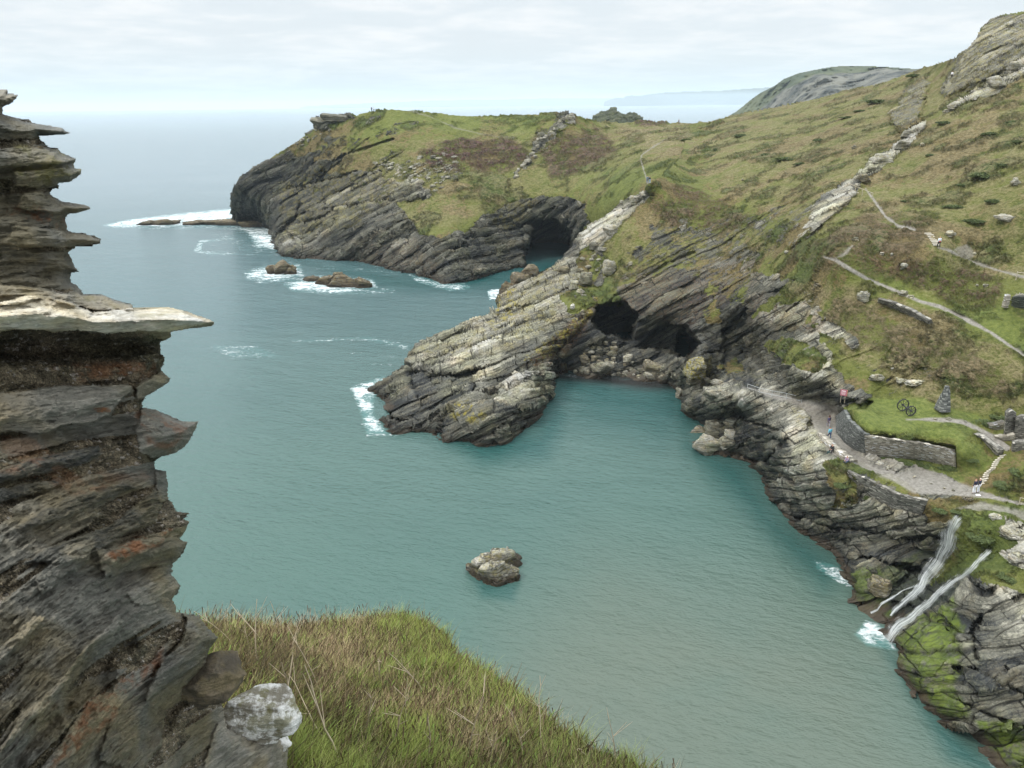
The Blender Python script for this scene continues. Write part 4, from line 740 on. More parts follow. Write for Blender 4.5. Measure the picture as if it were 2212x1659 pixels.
    mx = t.node('ShaderNodeMix', data_type='FLOAT'); t.set(mx.inputs[0], rk); t.set(mx.inputs[2], hm); t.set(mx.inputs[3], hs); displace(t, mx.outputs[0])
    o = r.build('rock_face', m, [(.04, 0), (.2, 0), (.7, 0), (1.6, 0)], kind=None, along=True); tag(o, 'towering face of layered dark slate with a pale jutting ledge at the left', 'rock face')
    return m
near_slate = near_wall()

# ------------------------------------------------------------------ the turf slope below the camera
G_POLY = g(300,1345, 440,1342, 520,1347, 620,1354, 700,1347, 760,1342, 800,1336, 850,1330, 880,1331, 905,1340, 930,1352, 955,1368, 975,1392, 985,1410, 1020,1432, 1060,1455, 1100,1480, 1150,1522, 1200,1562, 1250,1598, 1300,1626, 1360,1650, 1420,1675, 1560,1730, 1560,1960, 250,1960)
LG = Layer([(x, y, 't', tt) for x, y, tt in ((300, 1345, 9.5), (455, 1345, 10.5), (620, 1352, 12), (760, 1342, 13), (870, 1331, 13.5), (950, 1370, 12.6), (1000, 1420, 11.6), (1100, 1482, 10.6), (1200, 1562, 9.6), (1300, 1626, 8.8), (1420, 1675, 8.2), (1560, 1730, 7.8),
    (520, 1450, 8.4), (700, 1450, 9.4), (870, 1430, 10.8), (560, 1550, 6.7), (750, 1550, 7.6), (950, 1520, 9.0), (620, 1655, 5.6), (800, 1655, 6.3), (1000, 1655, 7.1), (1200, 1655, 8.0), (300, 1800, 4.4), (700, 1850, 4.6), (1100, 1850, 5.6), (1500, 1900, 6.3))], 1e-3)
rg = Relief(LG, G_POLY, 4.0); rg.P0 = rg.pos(); rg.t = rg.t + .35 * fbm(rg.P0 / 1.3, 4, 5)
m, t = new_mat('slope_soil', 'BOTH'); wp = t.node('ShaderNodeTexCoord').outputs['Object']; n = t.noise(wp, 3.5, 5, .7)
t.set(t.b.inputs['Base Color'], t.mix(t.map(n, .38, .62), (.040, .050, .014), (.105, .105, .040))); t.b.inputs['Roughness'].default_value = .95; displace(t, t.mul(t.add(n, -.5), .16))
o = rg.build('grass_bank', m, [(.2, .25), (.6, 1.2), (1.5, 4), (4, 14), (8, 52)]); tag(o, 'steep turf bank falling away below the viewpoint')

def grass_field():
    area = rg.t ** 2; p = area / area.sum() * 1.0
    def roots(n, poly=None, jit=4.0, wt=None):
        w = p if wt is None else p * wt; w = w / w.sum(); i = rng.choice(len(p), n, p=w)
        x = rg.px[i] + rng.uniform(-jit / 2, jit / 2, n); y = rg.py[i] + rng.uniform(-jit / 2, jit / 2, n)
        return CAM + ray(x, y) * rg.t[i][:, None] + np.array([0, 0, -.03]), x, y
    def inside(poly, soft=45): return sstep(sdf_poly(rg.px, rg.py, poly) + 70 * fbm(rg.P0 / .8, 4, 12), -soft, soft)
    VV, FF, CC = [], [], []; base = 0
    def blades(P, H, Wd, lean, col, curve=.5, seg=3, tipw=.12, head=None):
        nonlocal base
        n = len(P); a = rng.uniform(0, 2 * np.pi, n); d = np.stack([np.cos(a), np.sin(a), np.zeros(n)], 1) + np.array([.25, .1, 0]); d *= (lean * rng.uniform(.3, 1.3, n))[:, None]
        side = np.stack([np.ones(n), rng.normal(0, .35, n), np.zeros(n)], 1); side /= np.linalg.norm(side, axis=1, keepdims=True)
        rows = []
        for k in range(seg + 1):
            f = k / seg; c = P + np.array([0, 0, 1]) * (H * f * (1 - .25 * curve * f))[:, None] + d * (H * (f ** (1 + curve)))[:, None]
            w = .72 * Wd * (1 - (1 - tipw) * f)
            if head is not None and f > .82: w = head
            rows.append(c - side * (w / 2)[:, None]); rows.append(c + side * (w / 2)[:, None])
        V = np.stack(rows, 1); m_ = 2 * (seg + 1); idx = base + np.arange(n)[:, None] * m_
        for k in range(seg): FF.append(np.stack([idx[:, 0] + 2 * k, idx[:, 0] + 2 * k + 1, idx[:, 0] + 2 * k + 3, idx[:, 0] + 2 * k + 2], 1))
        VV.append(V.reshape(-1, 3)); C = np.repeat(np.concatenate([col, np.ones((n, 1))], 1), m_, 0).reshape(n, m_, 4)
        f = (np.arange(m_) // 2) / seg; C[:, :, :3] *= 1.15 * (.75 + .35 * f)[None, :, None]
        if head is not None: C[:, -2:, :3] = np.array([.075, .045, .028]); C[:, -4:-2, :3] = np.array([.10, .065, .04])
        CC.append(C.reshape(-1, 4)); base += n * m_
    def colr(a, b, n): f = rng.uniform(0, 1, n)[:, None]; return np.array(a) * (1 - f) + np.array(b) * f
    straw = inside(g(440,1340, 840,1340, 830,1450, 760,1520, 900,1500, 1100,1540, 1150,1600, 1000,1640, 800,1560, 560,1440)); green = np.maximum.reduce([inside(g(600,1580, 720,1570, 760,1660, 760,1800, 560,1800)), inside(g(800,1330, 900,1330, 985,1410, 1040,1450, 960,1470, 860,1420, 780,1390)), inside(g(840,1560, 1000,1560, 960,1660, 860,1660)), .7 * inside(g(1000,1460, 1100,1490, 1200,1580, 1130,1580))])
    dark = np.maximum(inside(g(515,1440, 600,1430, 660,1470, 640,1510, 560,1500)), inside(g(680,1530, 740,1520, 760,1580, 700,1590)))
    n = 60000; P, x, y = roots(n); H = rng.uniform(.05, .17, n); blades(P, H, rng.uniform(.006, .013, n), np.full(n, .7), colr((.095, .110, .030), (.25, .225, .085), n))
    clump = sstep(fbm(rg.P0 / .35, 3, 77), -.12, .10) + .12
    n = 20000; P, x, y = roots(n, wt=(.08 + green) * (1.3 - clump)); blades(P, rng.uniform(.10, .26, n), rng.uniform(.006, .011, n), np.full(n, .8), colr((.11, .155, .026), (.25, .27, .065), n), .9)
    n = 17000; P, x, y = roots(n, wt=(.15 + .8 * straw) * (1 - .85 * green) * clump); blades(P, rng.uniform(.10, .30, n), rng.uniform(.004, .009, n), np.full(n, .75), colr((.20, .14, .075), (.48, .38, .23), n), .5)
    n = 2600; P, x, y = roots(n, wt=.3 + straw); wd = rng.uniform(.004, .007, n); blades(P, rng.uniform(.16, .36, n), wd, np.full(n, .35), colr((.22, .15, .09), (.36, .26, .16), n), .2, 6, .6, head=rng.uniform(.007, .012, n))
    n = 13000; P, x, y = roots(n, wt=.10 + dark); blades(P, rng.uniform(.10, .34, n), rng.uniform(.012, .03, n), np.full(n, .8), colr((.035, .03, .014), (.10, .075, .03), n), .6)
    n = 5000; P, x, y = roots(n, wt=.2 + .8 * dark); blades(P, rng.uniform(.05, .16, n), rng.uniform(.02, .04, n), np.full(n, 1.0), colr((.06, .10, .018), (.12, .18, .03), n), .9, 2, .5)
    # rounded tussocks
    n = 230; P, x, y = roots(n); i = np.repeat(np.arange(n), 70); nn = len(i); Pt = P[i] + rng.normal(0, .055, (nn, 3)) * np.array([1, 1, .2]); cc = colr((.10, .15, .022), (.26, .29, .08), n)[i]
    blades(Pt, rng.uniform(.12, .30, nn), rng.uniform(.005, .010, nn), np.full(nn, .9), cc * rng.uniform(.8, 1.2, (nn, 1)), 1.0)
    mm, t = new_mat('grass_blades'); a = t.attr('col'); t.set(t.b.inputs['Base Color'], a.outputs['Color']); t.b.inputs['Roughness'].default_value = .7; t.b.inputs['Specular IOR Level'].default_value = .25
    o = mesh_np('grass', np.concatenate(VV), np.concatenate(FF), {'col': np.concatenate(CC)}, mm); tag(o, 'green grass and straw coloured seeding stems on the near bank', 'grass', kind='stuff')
    # tall dead stems standing in the turf
    mt = simple('dead_stem', (.42, .34, .24), .85, .2); protos = []
    for q in range(4):
        bm = []; rr = random.Random(q); V, F = [], []
        def tube(pts, r0, r1):
            b0 = len(V)
            for i, pt in enumerate(pts):
                r_ = r0 + (r1 - r0) * i / (len(pts) - 1)
                for k in range(5): V.append((pt[0] + r_ * math.cos(k * 1.257), pt[1] + r_ * math.sin(k * 1.257), pt[2]))
            for i in range(len(pts) - 1):
                for k in range(5): F.append((b0 + i * 5 + k, b0 + i * 5 + (k + 1) % 5, b0 + i * 5 + 5 + (k + 1) % 5, b0 + i * 5 + 5 + k))
        lean = rr.uniform(-.5, .5); main = [(lean * .6 * (i / 7) ** 1.4, rr.uniform(-.01, .01), .62 * i / 7) for i in range(8)]; tube(main, .0065, .0025)
        for b in range(rr.randint(3, 6)):
            s0 = main[rr.randint(3, 6)]; dx, dy = rr.uniform(-.8, .8), rr.uniform(-.6, .6); L = rr.uniform(.10, .24); tube([(s0[0] + dx * L * f, s0[1] + dy * L * f, s0[2] + L * f * .8) for f in (0, .35, .7, 1)], .0035, .0016)
        protos.append((np.array(V), np.array(F)))
    first = {}
    spots = [(540, 1415), (575, 1400), (628, 1425), (604, 1380), (505, 1392), (700, 1600), (735, 1650), (850, 1610), (880, 1560), (790, 1585), (930, 1650), (1010, 1640), (1060, 1655), (1130, 1640), (985, 1575), (1170, 1610), (640, 1560), (690, 1500), (1240, 1625), (1330, 1652), (560, 1450), (820, 1480), (915, 1500), (1030, 1560)]
    for i, (x, y) in enumerate(spots):
        q = i % 4; P = np.array(CAM + ray(x, y) * float(LG.t(x, y)))
        if q not in first: o = mesh_np('dead_stem', protos[q][0], protos[q][1], None, mt); first[q] = o
        else: o = first[q].copy(); COL.objects.link(o)
        o.location = P - np.array([0, 0, .02]); o.rotation_euler = (random.uniform(-.3, .3), random.uniform(-.3, .3), random.uniform(0, 6)); o.scale = [random.uniform(.8, 1.5)] * 3
        tag(o, 'tall pale dead branching stem standing in the turf of the near bank', 'dead stem', 'dead stems in the near turf')
grass_field()

# ------------------------------------------------------------------ looking up the ground under a sight line
def lookup(rl, px, py):
    gt = getattr(rl, '_gt', None)
    if gt is None: gt = rl._gt = rl.grid(rl.t, np.nan); rl._x0 = rl.gx[0]; rl._y0 = rl.gy[0]
    i = int(round((py - rl._y0) / rl.step)); j = int(round((px - rl._x0) / rl.step)); i = min(max(i, 0), gt.shape[0] - 1); j = min(max(j, 0), gt.shape[1] - 1)
    return float(gt[i, j])
def at(px, py, rl=None, dt=0.0):
    t = lookup(rl or ra, px, py)
    if t != t: t = float((LA if rl is None else LB).t(px, py))
    return CAM + ray(px, py) * (t + dt)
def atz(px, py, z): d = ray(px, py); return CAM + d * ((z - CAMZ) / d[2])
def size(P, w): return w * float((P - CAM) @ Fv) / FPX

# ------------------------------------------------------------------ boulders and sea rocks
_ico = {}
def ico(sub):
    if sub not in _ico:
        bm = bmesh.new(); bmesh.ops.create_icosphere(bm, subdivisions=sub, radius=1); bm.verts.ensure_lookup_table()
        _ico[sub] = (np.array([v.co[:] for v in bm.verts]), np.array([[v.index for v in f.verts] for f in bm.faces])); bm.free()
    return _ico[sub]
def hull(seed, sub=4, planes=15, dims=(1, 1, 1), rot=(0, 0, 0), off=(0, 0, 0), flat=.0):
    rs = np.random.default_rng(seed); V, F = ico(sub); N = rs.normal(size=(planes, 3)); N /= np.linalg.norm(N, axis=1, keepdims=True); D = rs.uniform(.50, .80, planes)
    N = np.concatenate([N, [[0, 0, 1], [0, 0, -1], [1, .2, 0], [-1, .1, .1]]]); D = np.concatenate([D, [.66, .66, .86, .86]]) * 1.12
    dt = V @ N.T; r = np.min(np.where(dt > .05, D / np.maximum(dt, .05), 9), 1); P = V * np.minimum(r, 1.25)[:, None]
    P = P * (1 + .16 * fbm(P * 2.2 + seed, 4, seed % 97)[:, None]); P = P * np.array(dims)
    M = np.array(Matrix.Rotation(rot[2], 3, 'Z') @ Matrix.Rotation(rot[1], 3, 'Y') @ Matrix.Rotation(rot[0], 3, 'X')); return P @ M.T + np.array(off), F
def rock_obj(name, parts, mat, loc, tris=True):
    Vs, Fs, b = [], [], 0
    for V, F in parts: Vs.append(V); Fs.append(F + b); b += len(V)
    o = mesh_np(name, np.concatenate(Vs), np.concatenate(Fs), None, mat); o.location = loc; return o
BM = dict(grey=boulder_material('boulder_grey', .55, .1, .30), pale=boulder_material('boulder_pale', 1.15, .25, .28, tone=1.05), dark=boulder_material('boulder_dark', .0, .0, .26), yellow=boulder_material('boulder_lichen', .9, 1.3, .34), tan=boulder_material('boulder_tan', .75, .3, .3, rust=.5),
          sea=boulder_material('sea_rock', .95, .5, .42, sea=True), brown=boulder_material('brown_rock', .35, .25, .45, rust=.9, sea=True), quartz=boulder_material('quartz', 1.2, 0, .2, white=(.80, .78, .72)), near=None)
def boulder(px, py, w, h, mat, label, group=None, rl=None, seed=None, sink=.18, name='boulder', depth=None, cat='boulder', tilt=None):
    seed = seed or int(px * 7 + py * 13); P = at(px, py + h * .38, rl); W = size(P, w) / 2; Hh = size(P, h) / 2 * 1.08; rs = random.Random(seed)
    D = depth or (W + Hh) * .55
    V, F = hull(seed, 4 if w > 14 else 3, 13, (W * 1.12, D, Hh * 1.12), (rs.uniform(-.15, .15), rs.uniform(-.3, .3) if tilt is None else tilt, rs.uniform(-.5, .5)))
    d = ray(px, py); C = P + np.array([0, 0, Hh * (1 - 2 * sink * .5)]) * .85
    o = rock_obj(name, [(V, F)], BM[mat], C); tag(o, label, cat, group); return o
for a in ((1530, 961, 58, 40, 'pale', 'largest pale rounded boulder at the water edge below the railing'), (1544, 923, 50, 38, 'grey', 'big angular grey boulder just above the largest pale boulder'), (1511, 935, 38, 18, 'tan', 'flat brown slab wedged left of the pale boulders at the water'), (1577, 935, 26, 24, 'pale', 'square light grey block right of the big angular boulder'),
          (1568, 955, 36, 30, 'grey', 'grey boulder touching the right side of the largest pale boulder'), (1580, 913, 30, 20, 'grey', 'small striped grey boulder behind the square block'), (1505, 792, 46, 46, 'yellow', 'tall boulder crusted with yellow lichen at the tip of the rocky spit'), (1524, 820, 30, 22, 'pale', 'white angular block beside the yellow lichen boulder'),
          (1549, 826, 30, 15, 'pale', 'low white slab in the row behind the yellow lichen boulder'), (1492, 817, 30, 26, 'tan', 'tan boulder under the left side of the yellow lichen boulder'), (1546, 850, 64, 34, 'grey', 'broad rounded grey rock on top of the spit'), (1468, 850, 22, 24, 'grey', 'small grey boulder at the water edge left of the spit'), (1496, 872, 44, 34, 'dark', 'dark wet boulder low on the left side of the spit')):
    boulder(*a)
for a in ((1262, 776, 24, 28, 'tan', 'tall pale brown boulder standing left on the cave beach'), (1322, 764, 22, 15, 'grey', 'rounded grey boulder in the mouth of the left cave'), (1355, 774, 21, 15, 'pale', 'pale triangular boulder between the two cave mouths'), (1300, 795, 52, 26, 'grey', 'broad flat grey rock in the middle of the cave beach'), (1282, 775, 14, 12, 'tan', 'small orange brown boulder beside the tall brown one'),
          (1413, 793, 46, 24, 'tan', 'large brown boulder below the right cave'), (1404, 811, 26, 8, 'pale', 'low pale stone at the tide line below the right cave'), (1291, 762, 16, 16, 'dark', 'dark boulder behind the flat rock on the cave beach')): boulder(*a)
rr = random.Random(3); cave_beach = [(1238, 800), (1262, 745), (1290, 738), (1345, 742), (1385, 772), (1455, 800), (1470, 822), (1400, 820), (1250, 808)]
k = 0
while k < 90:
    x, y = rr.uniform(1235, 1475), rr.uniform(735, 822)
    if sdf_poly(np.array([x]), np.array([y]), cave_beach)[0] < 0: continue
    w = rr.uniform(5, 14) * (1 if rr.random() < .8 else 1.4); boulder(x, y, w, w * rr.uniform(.55, .85), rr.choice(['grey', 'grey', 'dark', 'tan', 'pale']), 'small stone among the rubble on the beach in front of the caves', 'stones on the cave beach', name='beach_stone', cat='stone'); k += 1
for a in ((1314, 576, 34, 32, 'pale', 'largest pale slab sided boulder on the grass above the promontory'), (1240, 618, 18, 27, 'pale', 'upright coffin shaped pale block at the top of the promontory'), (1266, 604, 26, 34, 'grey', 'tall grey block leaning beside the upright pale one'), (1199, 644, 14, 11, 'pale', 'small light wedge boulder lying on the promontory slabs'), (1283, 531, 24, 18, 'grey', 'stacked grey slabs on the grass above the largest boulder'),
          (1220, 582, 28, 16, 'tan', 'tan slab with a square end high on the promontory'), (1320, 497, 34, 22, 'pale', 'long pale slab lying up the ridge grass'), (1371, 434, 24, 20, 'pale', 'bright pale block near the top of the ridge'), (1393, 420, 24, 7, 'pale', 'thin pale slab at the very top of the ridge below the walkers'), (1475, 492, 15, 11, 'pale', 'lone white boulder in the grass right of the ridge'),
          (1254, 631, 19, 13, 'pale', 'short pale block leaning below the coffin shaped one')): boulder(*a)
for i, (x, y, w, h) in enumerate(((1284, 553, 11, 8), (1294, 562, 11, 8), (1271, 576, 13, 8), (1252, 584, 13, 8), (1303, 539, 17, 9), (1361, 569, 9, 7), (1351, 450, 13, 6), (1342, 437, 9, 8), (1337, 467, 15, 7), (1262, 640, 9, 7), (1243, 640, 8, 6), (1290, 585, 8, 6), (1276, 590, 7, 5), (1330, 455, 10, 6), (1300, 520, 9, 6), (1258, 560, 10, 7), (1278, 560, 8, 6), (1225, 560, 10, 7), (1320, 480, 8, 6), (1305, 600, 8, 5))):
    boulder(x, y, w, h, 'pale' if i % 3 else 'grey', 'small pale stone lying in the grass of the ridge above the promontory', 'stones on the ridge', name='stone', cat='stone')
boulder(1237, 662, 9, 14, 'quartz', 'small bright white quartz boulder on the edge of the promontory')
for a in ((1865, 640, 30, 22, 'pale', 'block shaped pale boulder at the end of the ruined dry stone wall'), (1952, 575, 15, 10, 'pale', 'pale boulder in the heather above the gravel path'), (1949, 633, 17, 9, 'pale', 'flat pale stone at the edge of the gravel path'), (2052, 506, 18, 9, 'pale', 'white stone on the bank right of the person on the steps'), (2193, 393, 20, 16, 'pale', 'round white boulder alone at the far right of the hill'), (2166, 470, 46, 14, 'pale', 'long low pale outcrop at the right of the hill'),
          (1959, 290, 32, 16, 'pale', 'pale slab at the upper end of the white rock rib'), (1944, 318, 26, 26, 'grey', 'tall grey rock in the middle of the white rock rib'), (1902, 345, 44, 22, 'pale', 'big pale slab low on the white rock rib'), (1865, 385, 26, 16, 'tan', 'tan boulder beside the hillside handrail'), (2066, 228, 34, 14, 'pale', 'pale rock halfway along the upper rib of stones'), (2151, 180, 34, 26, 'pale', 'large pale block near the top right of the hill'), (2190, 150, 40, 30, 'pale', 'pale crag block at the right edge of the hill'),
          (2124, 200, 20, 10, 'pale', 'small pale slab left of the large pale block at the top right'), (1928, 796, 14, 5, 'pale', 'thin white stone in the brown turf below the ruined wall'), (1946, 821, 22, 9, 'pale', 'jagged white rocks above the lawn'), (1975, 828, 34, 9, 'pale', 'long white rocks right above the lawn'), (1892, 815, 26, 12, 'grey', 'grey rock cropping out above the left of the lawn')): boulder(*a)
for i, (x, y, w, h) in enumerate(((2113, 618, 6, 4), (2128, 616, 12, 4), (2105, 548, 7, 4), (1968, 640, 9, 5), (1847, 516, 8, 9), (1903, 549, 6, 4), (1926, 550, 6, 4), (1992, 313, 8, 6), (1845, 318, 8, 8), (1604, 388, 5, 4), (1986, 277, 10, 12), (2000, 300, 6, 5), (1880, 366, 16, 9), (1925, 335, 14, 9), (1850, 400, 14, 8), (2080, 222, 14, 8), (2095, 214, 12, 7), (2045, 240, 14, 6), (2110, 208, 12, 7), (2170, 172, 18, 12), (2205, 130, 24, 14), (1700, 545, 10, 5), (1752, 470, 12, 8), (2020, 905, 5, 3), (2050, 905, 5, 3), (2084, 910, 6, 3), (1940, 1020, 8, 4), (1975, 1030, 7, 3), (2010, 1045, 9, 4), (2040, 1055, 8, 4), (1900, 1003, 12, 5), (1920, 1010, 12, 5), (2060, 1060, 6, 4))):
    boulder(x, y, w, h, 'pale' if i % 4 else 'grey', 'small pale stone scattered on the hillside and the track', 'stones scattered on the hillside', name='stone', cat='stone')
for a in ((2150, 1118, 26, 12, 'pale', 'pale ledge rock beside the stream above the upper waterfall'), (2190, 1150, 50, 22, 'pale', 'broad white rock right of the waterfalls'), (2196, 1205, 40, 22, 'pale', 'lichen spotted white rock under the broad white rock'), (2090, 1078, 18, 8, 'tan', 'layered brown stones beside the concrete path'), (1880, 1230, 26, 16, 'dark', 'dark wet rock at the foot of the cliff left of the waterfalls'), (1900, 1265, 40, 40, 'tan', 'mossy brown boulder standing in the water left of the waterfalls'), (1868, 1220, 22, 9, 'dark', 'low black rock awash in the foam left of the waterfalls')): boulder(*a)
# headland stones
rr = random.Random(9)
def scatter(poly, n, wr, hr, mats, label, group, rl, name='stone'):
    P = np.array(poly); k = 0
    while k < n:
        x, y = rr.uniform(P[:, 0].min(), P[:, 0].max()), rr.uniform(P[:, 1].min(), P[:, 1].max())
        if sdf_poly(np.array([x]), np.array([y]), poly)[0] < 0: continue
        w = rr.uniform(*wr); boulder(x, y, w, w * rr.uniform(*hr), rr.choice(mats), label, group, rl, name=name, cat='stone', seed=rr.randint(1, 99999)); k += 1
scatter(g(800,352, 870,345, 960,330, 1010,345, 1000,372, 940,420, 900,415, 880,380), 46, (5, 15), (.25, .5), ['pale', 'pale', 'grey'], 'pale flat stone cropping out of the heather on the headland', 'pale stones on the headland', rb)
scatter(g(640,310, 680,275, 710,272, 715,290, 680,300, 650,325), 14, (4, 9), (.5, .8), ['pale', 'grey'], 'pale stone on the seaward brow of the headland', 'stones on the headland brow', rb)
for (x0, y0), (x1, y1), n in (((1110, 385), (1122, 362), 6), ((1122, 362), (1150, 340), 8), ((1150, 340), (1160, 308), 8), ((1160, 308), (1195, 285), 8), ((1195, 285), (1212, 262), 7), ((1212, 262), (1238, 250), 6)):
    for i in range(n):
        f = (i + rr.random()) / n; w = rr.uniform(6, 13); boulder(x0 + (x1 - x0) * f + rr.uniform(-4, 4), y0 + (y1 - y0) * f + rr.uniform(-3, 3), w, w * rr.uniform(.5, .9), rr.choice(['pale', 'grey', 'pale']), 'grey stone in the rocky rib running down the headland to the inlet', 'stones of the headland rib', rb, name='stone', cat='stone', seed=rr.randint(1, 99999))
boulder(725, 256, 60, 15, 'dark', 'dark ledge rock below the skyline near the left end of the headland', None, rb, name='outcrop', cat='outcrop'); boulder(692, 264, 36, 24, 'grey', 'overhanging lookout crag where two people stand on the headland', None, rb, name='outcrop', cat='outcrop')

def sea_rock(label, hulls, mat='sea', name='sea_rock'):
    """hulls: (px, py at waterline, width px, height m, depth m, tilt, yaw)"""
    P0 = atz(hulls[0][0], hulls[0][1], 0); parts = []
    for i, (px, py, w, h, dp, ti, yw) in enumerate(hulls):
        P = atz(px, py, 0); W = size(P, w) / 2; parts.append(hull(int(px + py) + i, 5 if len(hulls) < 6 else 4, 12, (W, dp / 2, h * .8), (0, ti, yw), P - P0 + np.array([0, dp * .3, h * .12])))
    o = rock_obj(name, parts, BM[mat], P0); tag(o, label, 'sea rock'); return o
sea_rock('jagged grey rock alone in the middle of the bay', [(1040, 1246, 62, 2.6, 3.2, -.45, .3), (1076, 1260, 66, 3.2, 3.0, -.35, -.2), (1092, 1232, 54, 4.2, 2.2, -.6, .4), (1062, 1236, 66, 2.9, 2.4, -.4, 0), (1102, 1252, 30, 1.8, 2, .2, 0), (1106, 1210, 22, 2.2, 1.2, -.6, 0), (1026, 1238, 30, 1.6, 1.8, -.2, 0)], 'sea')
sea_rock('squat brown sea rock ringed by foam off the headland', [(605, 592, 54, 5.2, 7, -.12, 0), (622, 592, 30, 3.4, 6, .1, .2), (588, 590, 26, 3.2, 5, -.2, 0)], 'brown')
sea_rock('long low brown sea rock with ribbed top off the headland', [(742, 620, 84, 3.8, 6, .22, .1), (704, 614, 70, 2.9, 6, -.12, 0), (782, 622, 52, 3.0, 5, .35, 0), (672, 606, 44, 1.5, 4, -.1, 0), (735, 612, 50, 4.2, 4, .1, 0)], 'brown')
sea_rock('outermost low dark skerry beyond the reef, ringed by surf', [(345, 486, 66, 3.0, 8, -.1, 0), (312, 486, 44, 2.0, 7, -.12, 0), (372, 484, 36, 1.9, 7, .1, 0)], 'brown')
sea_rock('low dark reef running out from the left end of the headland', [(420, 485, 60, 1.8, 8, -.05, 0), (460, 485, 70, 2.2, 9, 0, 0), (500, 487, 70, 2.8, 11, 0, 0), (545, 490, 80, 3.0, 12, .05, 0)], 'brown')
sea_rock('rounded brown shore rock behind the tip of the yellow slabs', [(1098, 634, 40, 4.5, 7, 0, 0), (1122, 626, 50, 6.0, 8, -.1, 0), (1150, 615, 50, 7.5, 8, -.1, 0)], 'brown')

# ------------------------------------------------------------------ masonry
def masonry_material(name, c0, c1, course=.16, L=.42, k=1.0):
    m, t = new_mat(name, 'BOTH'); st = t.attr('strat').outputs['Vector']; wv = t.vadd(st, t.vmul(t.noise(st, 1.2, 3, .6, col=True), (.12, .12, .10)))
    vc, e1, fr, e2, _b = slabs(t, wv, L, L, course, .06); ve = t.mul(e1, e2); n = t.noise(st, 5, 4, .7); big = t.noise(st, .5, 3, .6)
    v = t.add(t.mul(vc, .5), t.add(t.mul(n, .4), t.mul(big, .4))); c = t.mix(t.map(v, .35, .95), c0, c1); c = t.mix(t.map(vc, .86, .95), c, tuple(min(.6, x * 1.6) for x in c1))
    c = t.mix(t.map(ve, 0, 1, .25, 1), (.022, .021, .018), c); t.set(t.b.inputs['Base Color'], c); t.b.inputs['Roughness'].default_value = .9
    displace(t, t.add(t.mul(ve, .05), t.add(t.mul(vc, .06), t.mul(n, .03)))); return m
MW = dict(dark=masonry_material('dark_masonry', (.05, .055, .052), (.17, .175, .16)), pale=masonry_material('pale_masonry', (.20, .18, .14), (.52, .48, .40)), grey=masonry_material('grey_masonry', (.09, .085, .072), (.27, .255, .22)))
def wall(label, bot, top, mat, thick=.6, name='stone_wall', group=None, cat='stone wall', res=.16, fwd=.5):
    """bot/top: matching sight points with heights (px, py, z); the face is built where they stand and given real thickness"""
    B = np.array([atz(*p) for p in bot]); T = np.array([atz(*p) for p in top]); mid = B.mean(0); back = mid - CAM; back[2] = 0; back /= np.linalg.norm(back)
    fw = lambda Q: Q + (CAM - Q) / np.linalg.norm(CAM - Q, axis=1, keepdims=True) * fwd; B, T = fw(B), fw(T); cum = np.concatenate([[0], np.cumsum(np.linalg.norm(np.diff(B, axis=0), axis=1))]); n = max(3, int(cum[-1] / res)); f = np.linspace(0, cum[-1], n)
    Bi = np.stack([np.interp(f, cum, B[:, k]) for k in range(3)], 1); Ti = np.stack([np.interp(f, cum, T[:, k]) for k in range(3)], 1); Ti[:, 2] += .12 * fbm(np.stack([f * 1.3, f * 0, f * 0 + len(label)], 1), 3, 5)
    H = np.linalg.norm(Ti - Bi, axis=1).mean(); r = max(4, int(H / res)); rows = [Bi * (1 - q) + Ti * q for q in np.linspace(0, 1, r)]; S = [np.stack([f, f * 0, np.full(n, q * H)], 1) for q in np.linspace(0, 1, r)]
    d = np.cross(Bi[-1] - Bi[0], [0, 0, 1]); d /= np.linalg.norm(d); d = d if d @ back > 0 else -d
    for q in (.5, 1.0): rows.append(Ti + d * thick * q); S.append(np.stack([f, f * 0 + thick * q, np.full(n, H)], 1))
    for q in (.5, 0.0): rows.append((Bi * (1 - q) + Ti * q) + d * thick); S.append(np.stack([f, f * 0 + thick, np.full(n, q * H)], 1))
    m = len(rows); G = np.arange(m * n).reshape(m, n); F = np.stack([G[:-1, :-1], G[:-1, 1:], G[1:, 1:], G[1:, :-1]], -1).reshape(-1, 4)
    V = np.concatenate(rows); S = np.concatenate(S)
    caps = []
    for j in (0, n - 1):
        for i in range(r - 1):
            k = m - 1 if i == 0 else (m - 2 if i < r - 2 else m - 3); 
        col_ = [G[i, j] for i in range(m)]; c = len(V); V = np.concatenate([V, [V[col_].mean(0)]]); S = np.concatenate([S, [S[col_].mean(0)]])
        for i in range(m): a, b = col_[i], col_[(i + 1) % m]; caps.append([a, b, c, c] if j else [b, a, c, c])
    o = mesh_np(name, V, F, {'strat': S}, MW[mat], smooth=False)
    bm = bmesh.new(); bm.from_mesh(o.data); bm.verts.ensure_lookup_table()
    for a, b, c, _ in caps:
        try: bm.faces.new((bm.verts[a], bm.verts[b], bm.verts[c]))
        except Exception: pass
    bmesh.ops.recalc_face_normals(bm, faces=bm.faces); bm.to_mesh(o.data); bm.free()
    tag(o, label, cat, group); return o
wall('dark curved revetment wall rising from the track to the left end of the lawn', [(1806, 900, 11.9), (1808, 935, 11.9), (1826, 957, 11.9), (1850, 972, 11.9), (1872, 982, 11.9)], [(1824, 886, 15.5), (1834, 908, 15.5), (1850, 922, 15.5), (1862, 934, 15.5), (1872, 938, 15.4)], 'dark', .3, fwd=.3)
wall('long pale sunlit retaining wall under the front edge of the lawn', [(1872, 982, 11.9), (1930, 988, 12.0), (1992, 992, 12.0), (2064, 1010, 12.0)], [(1868, 941, 15.2), (1925, 949, 15.1), (1990, 957, 14.9), (2062, 974, 14.4)], 'pale', .3, fwd=.35)  # pale tone is the masonry's own colour
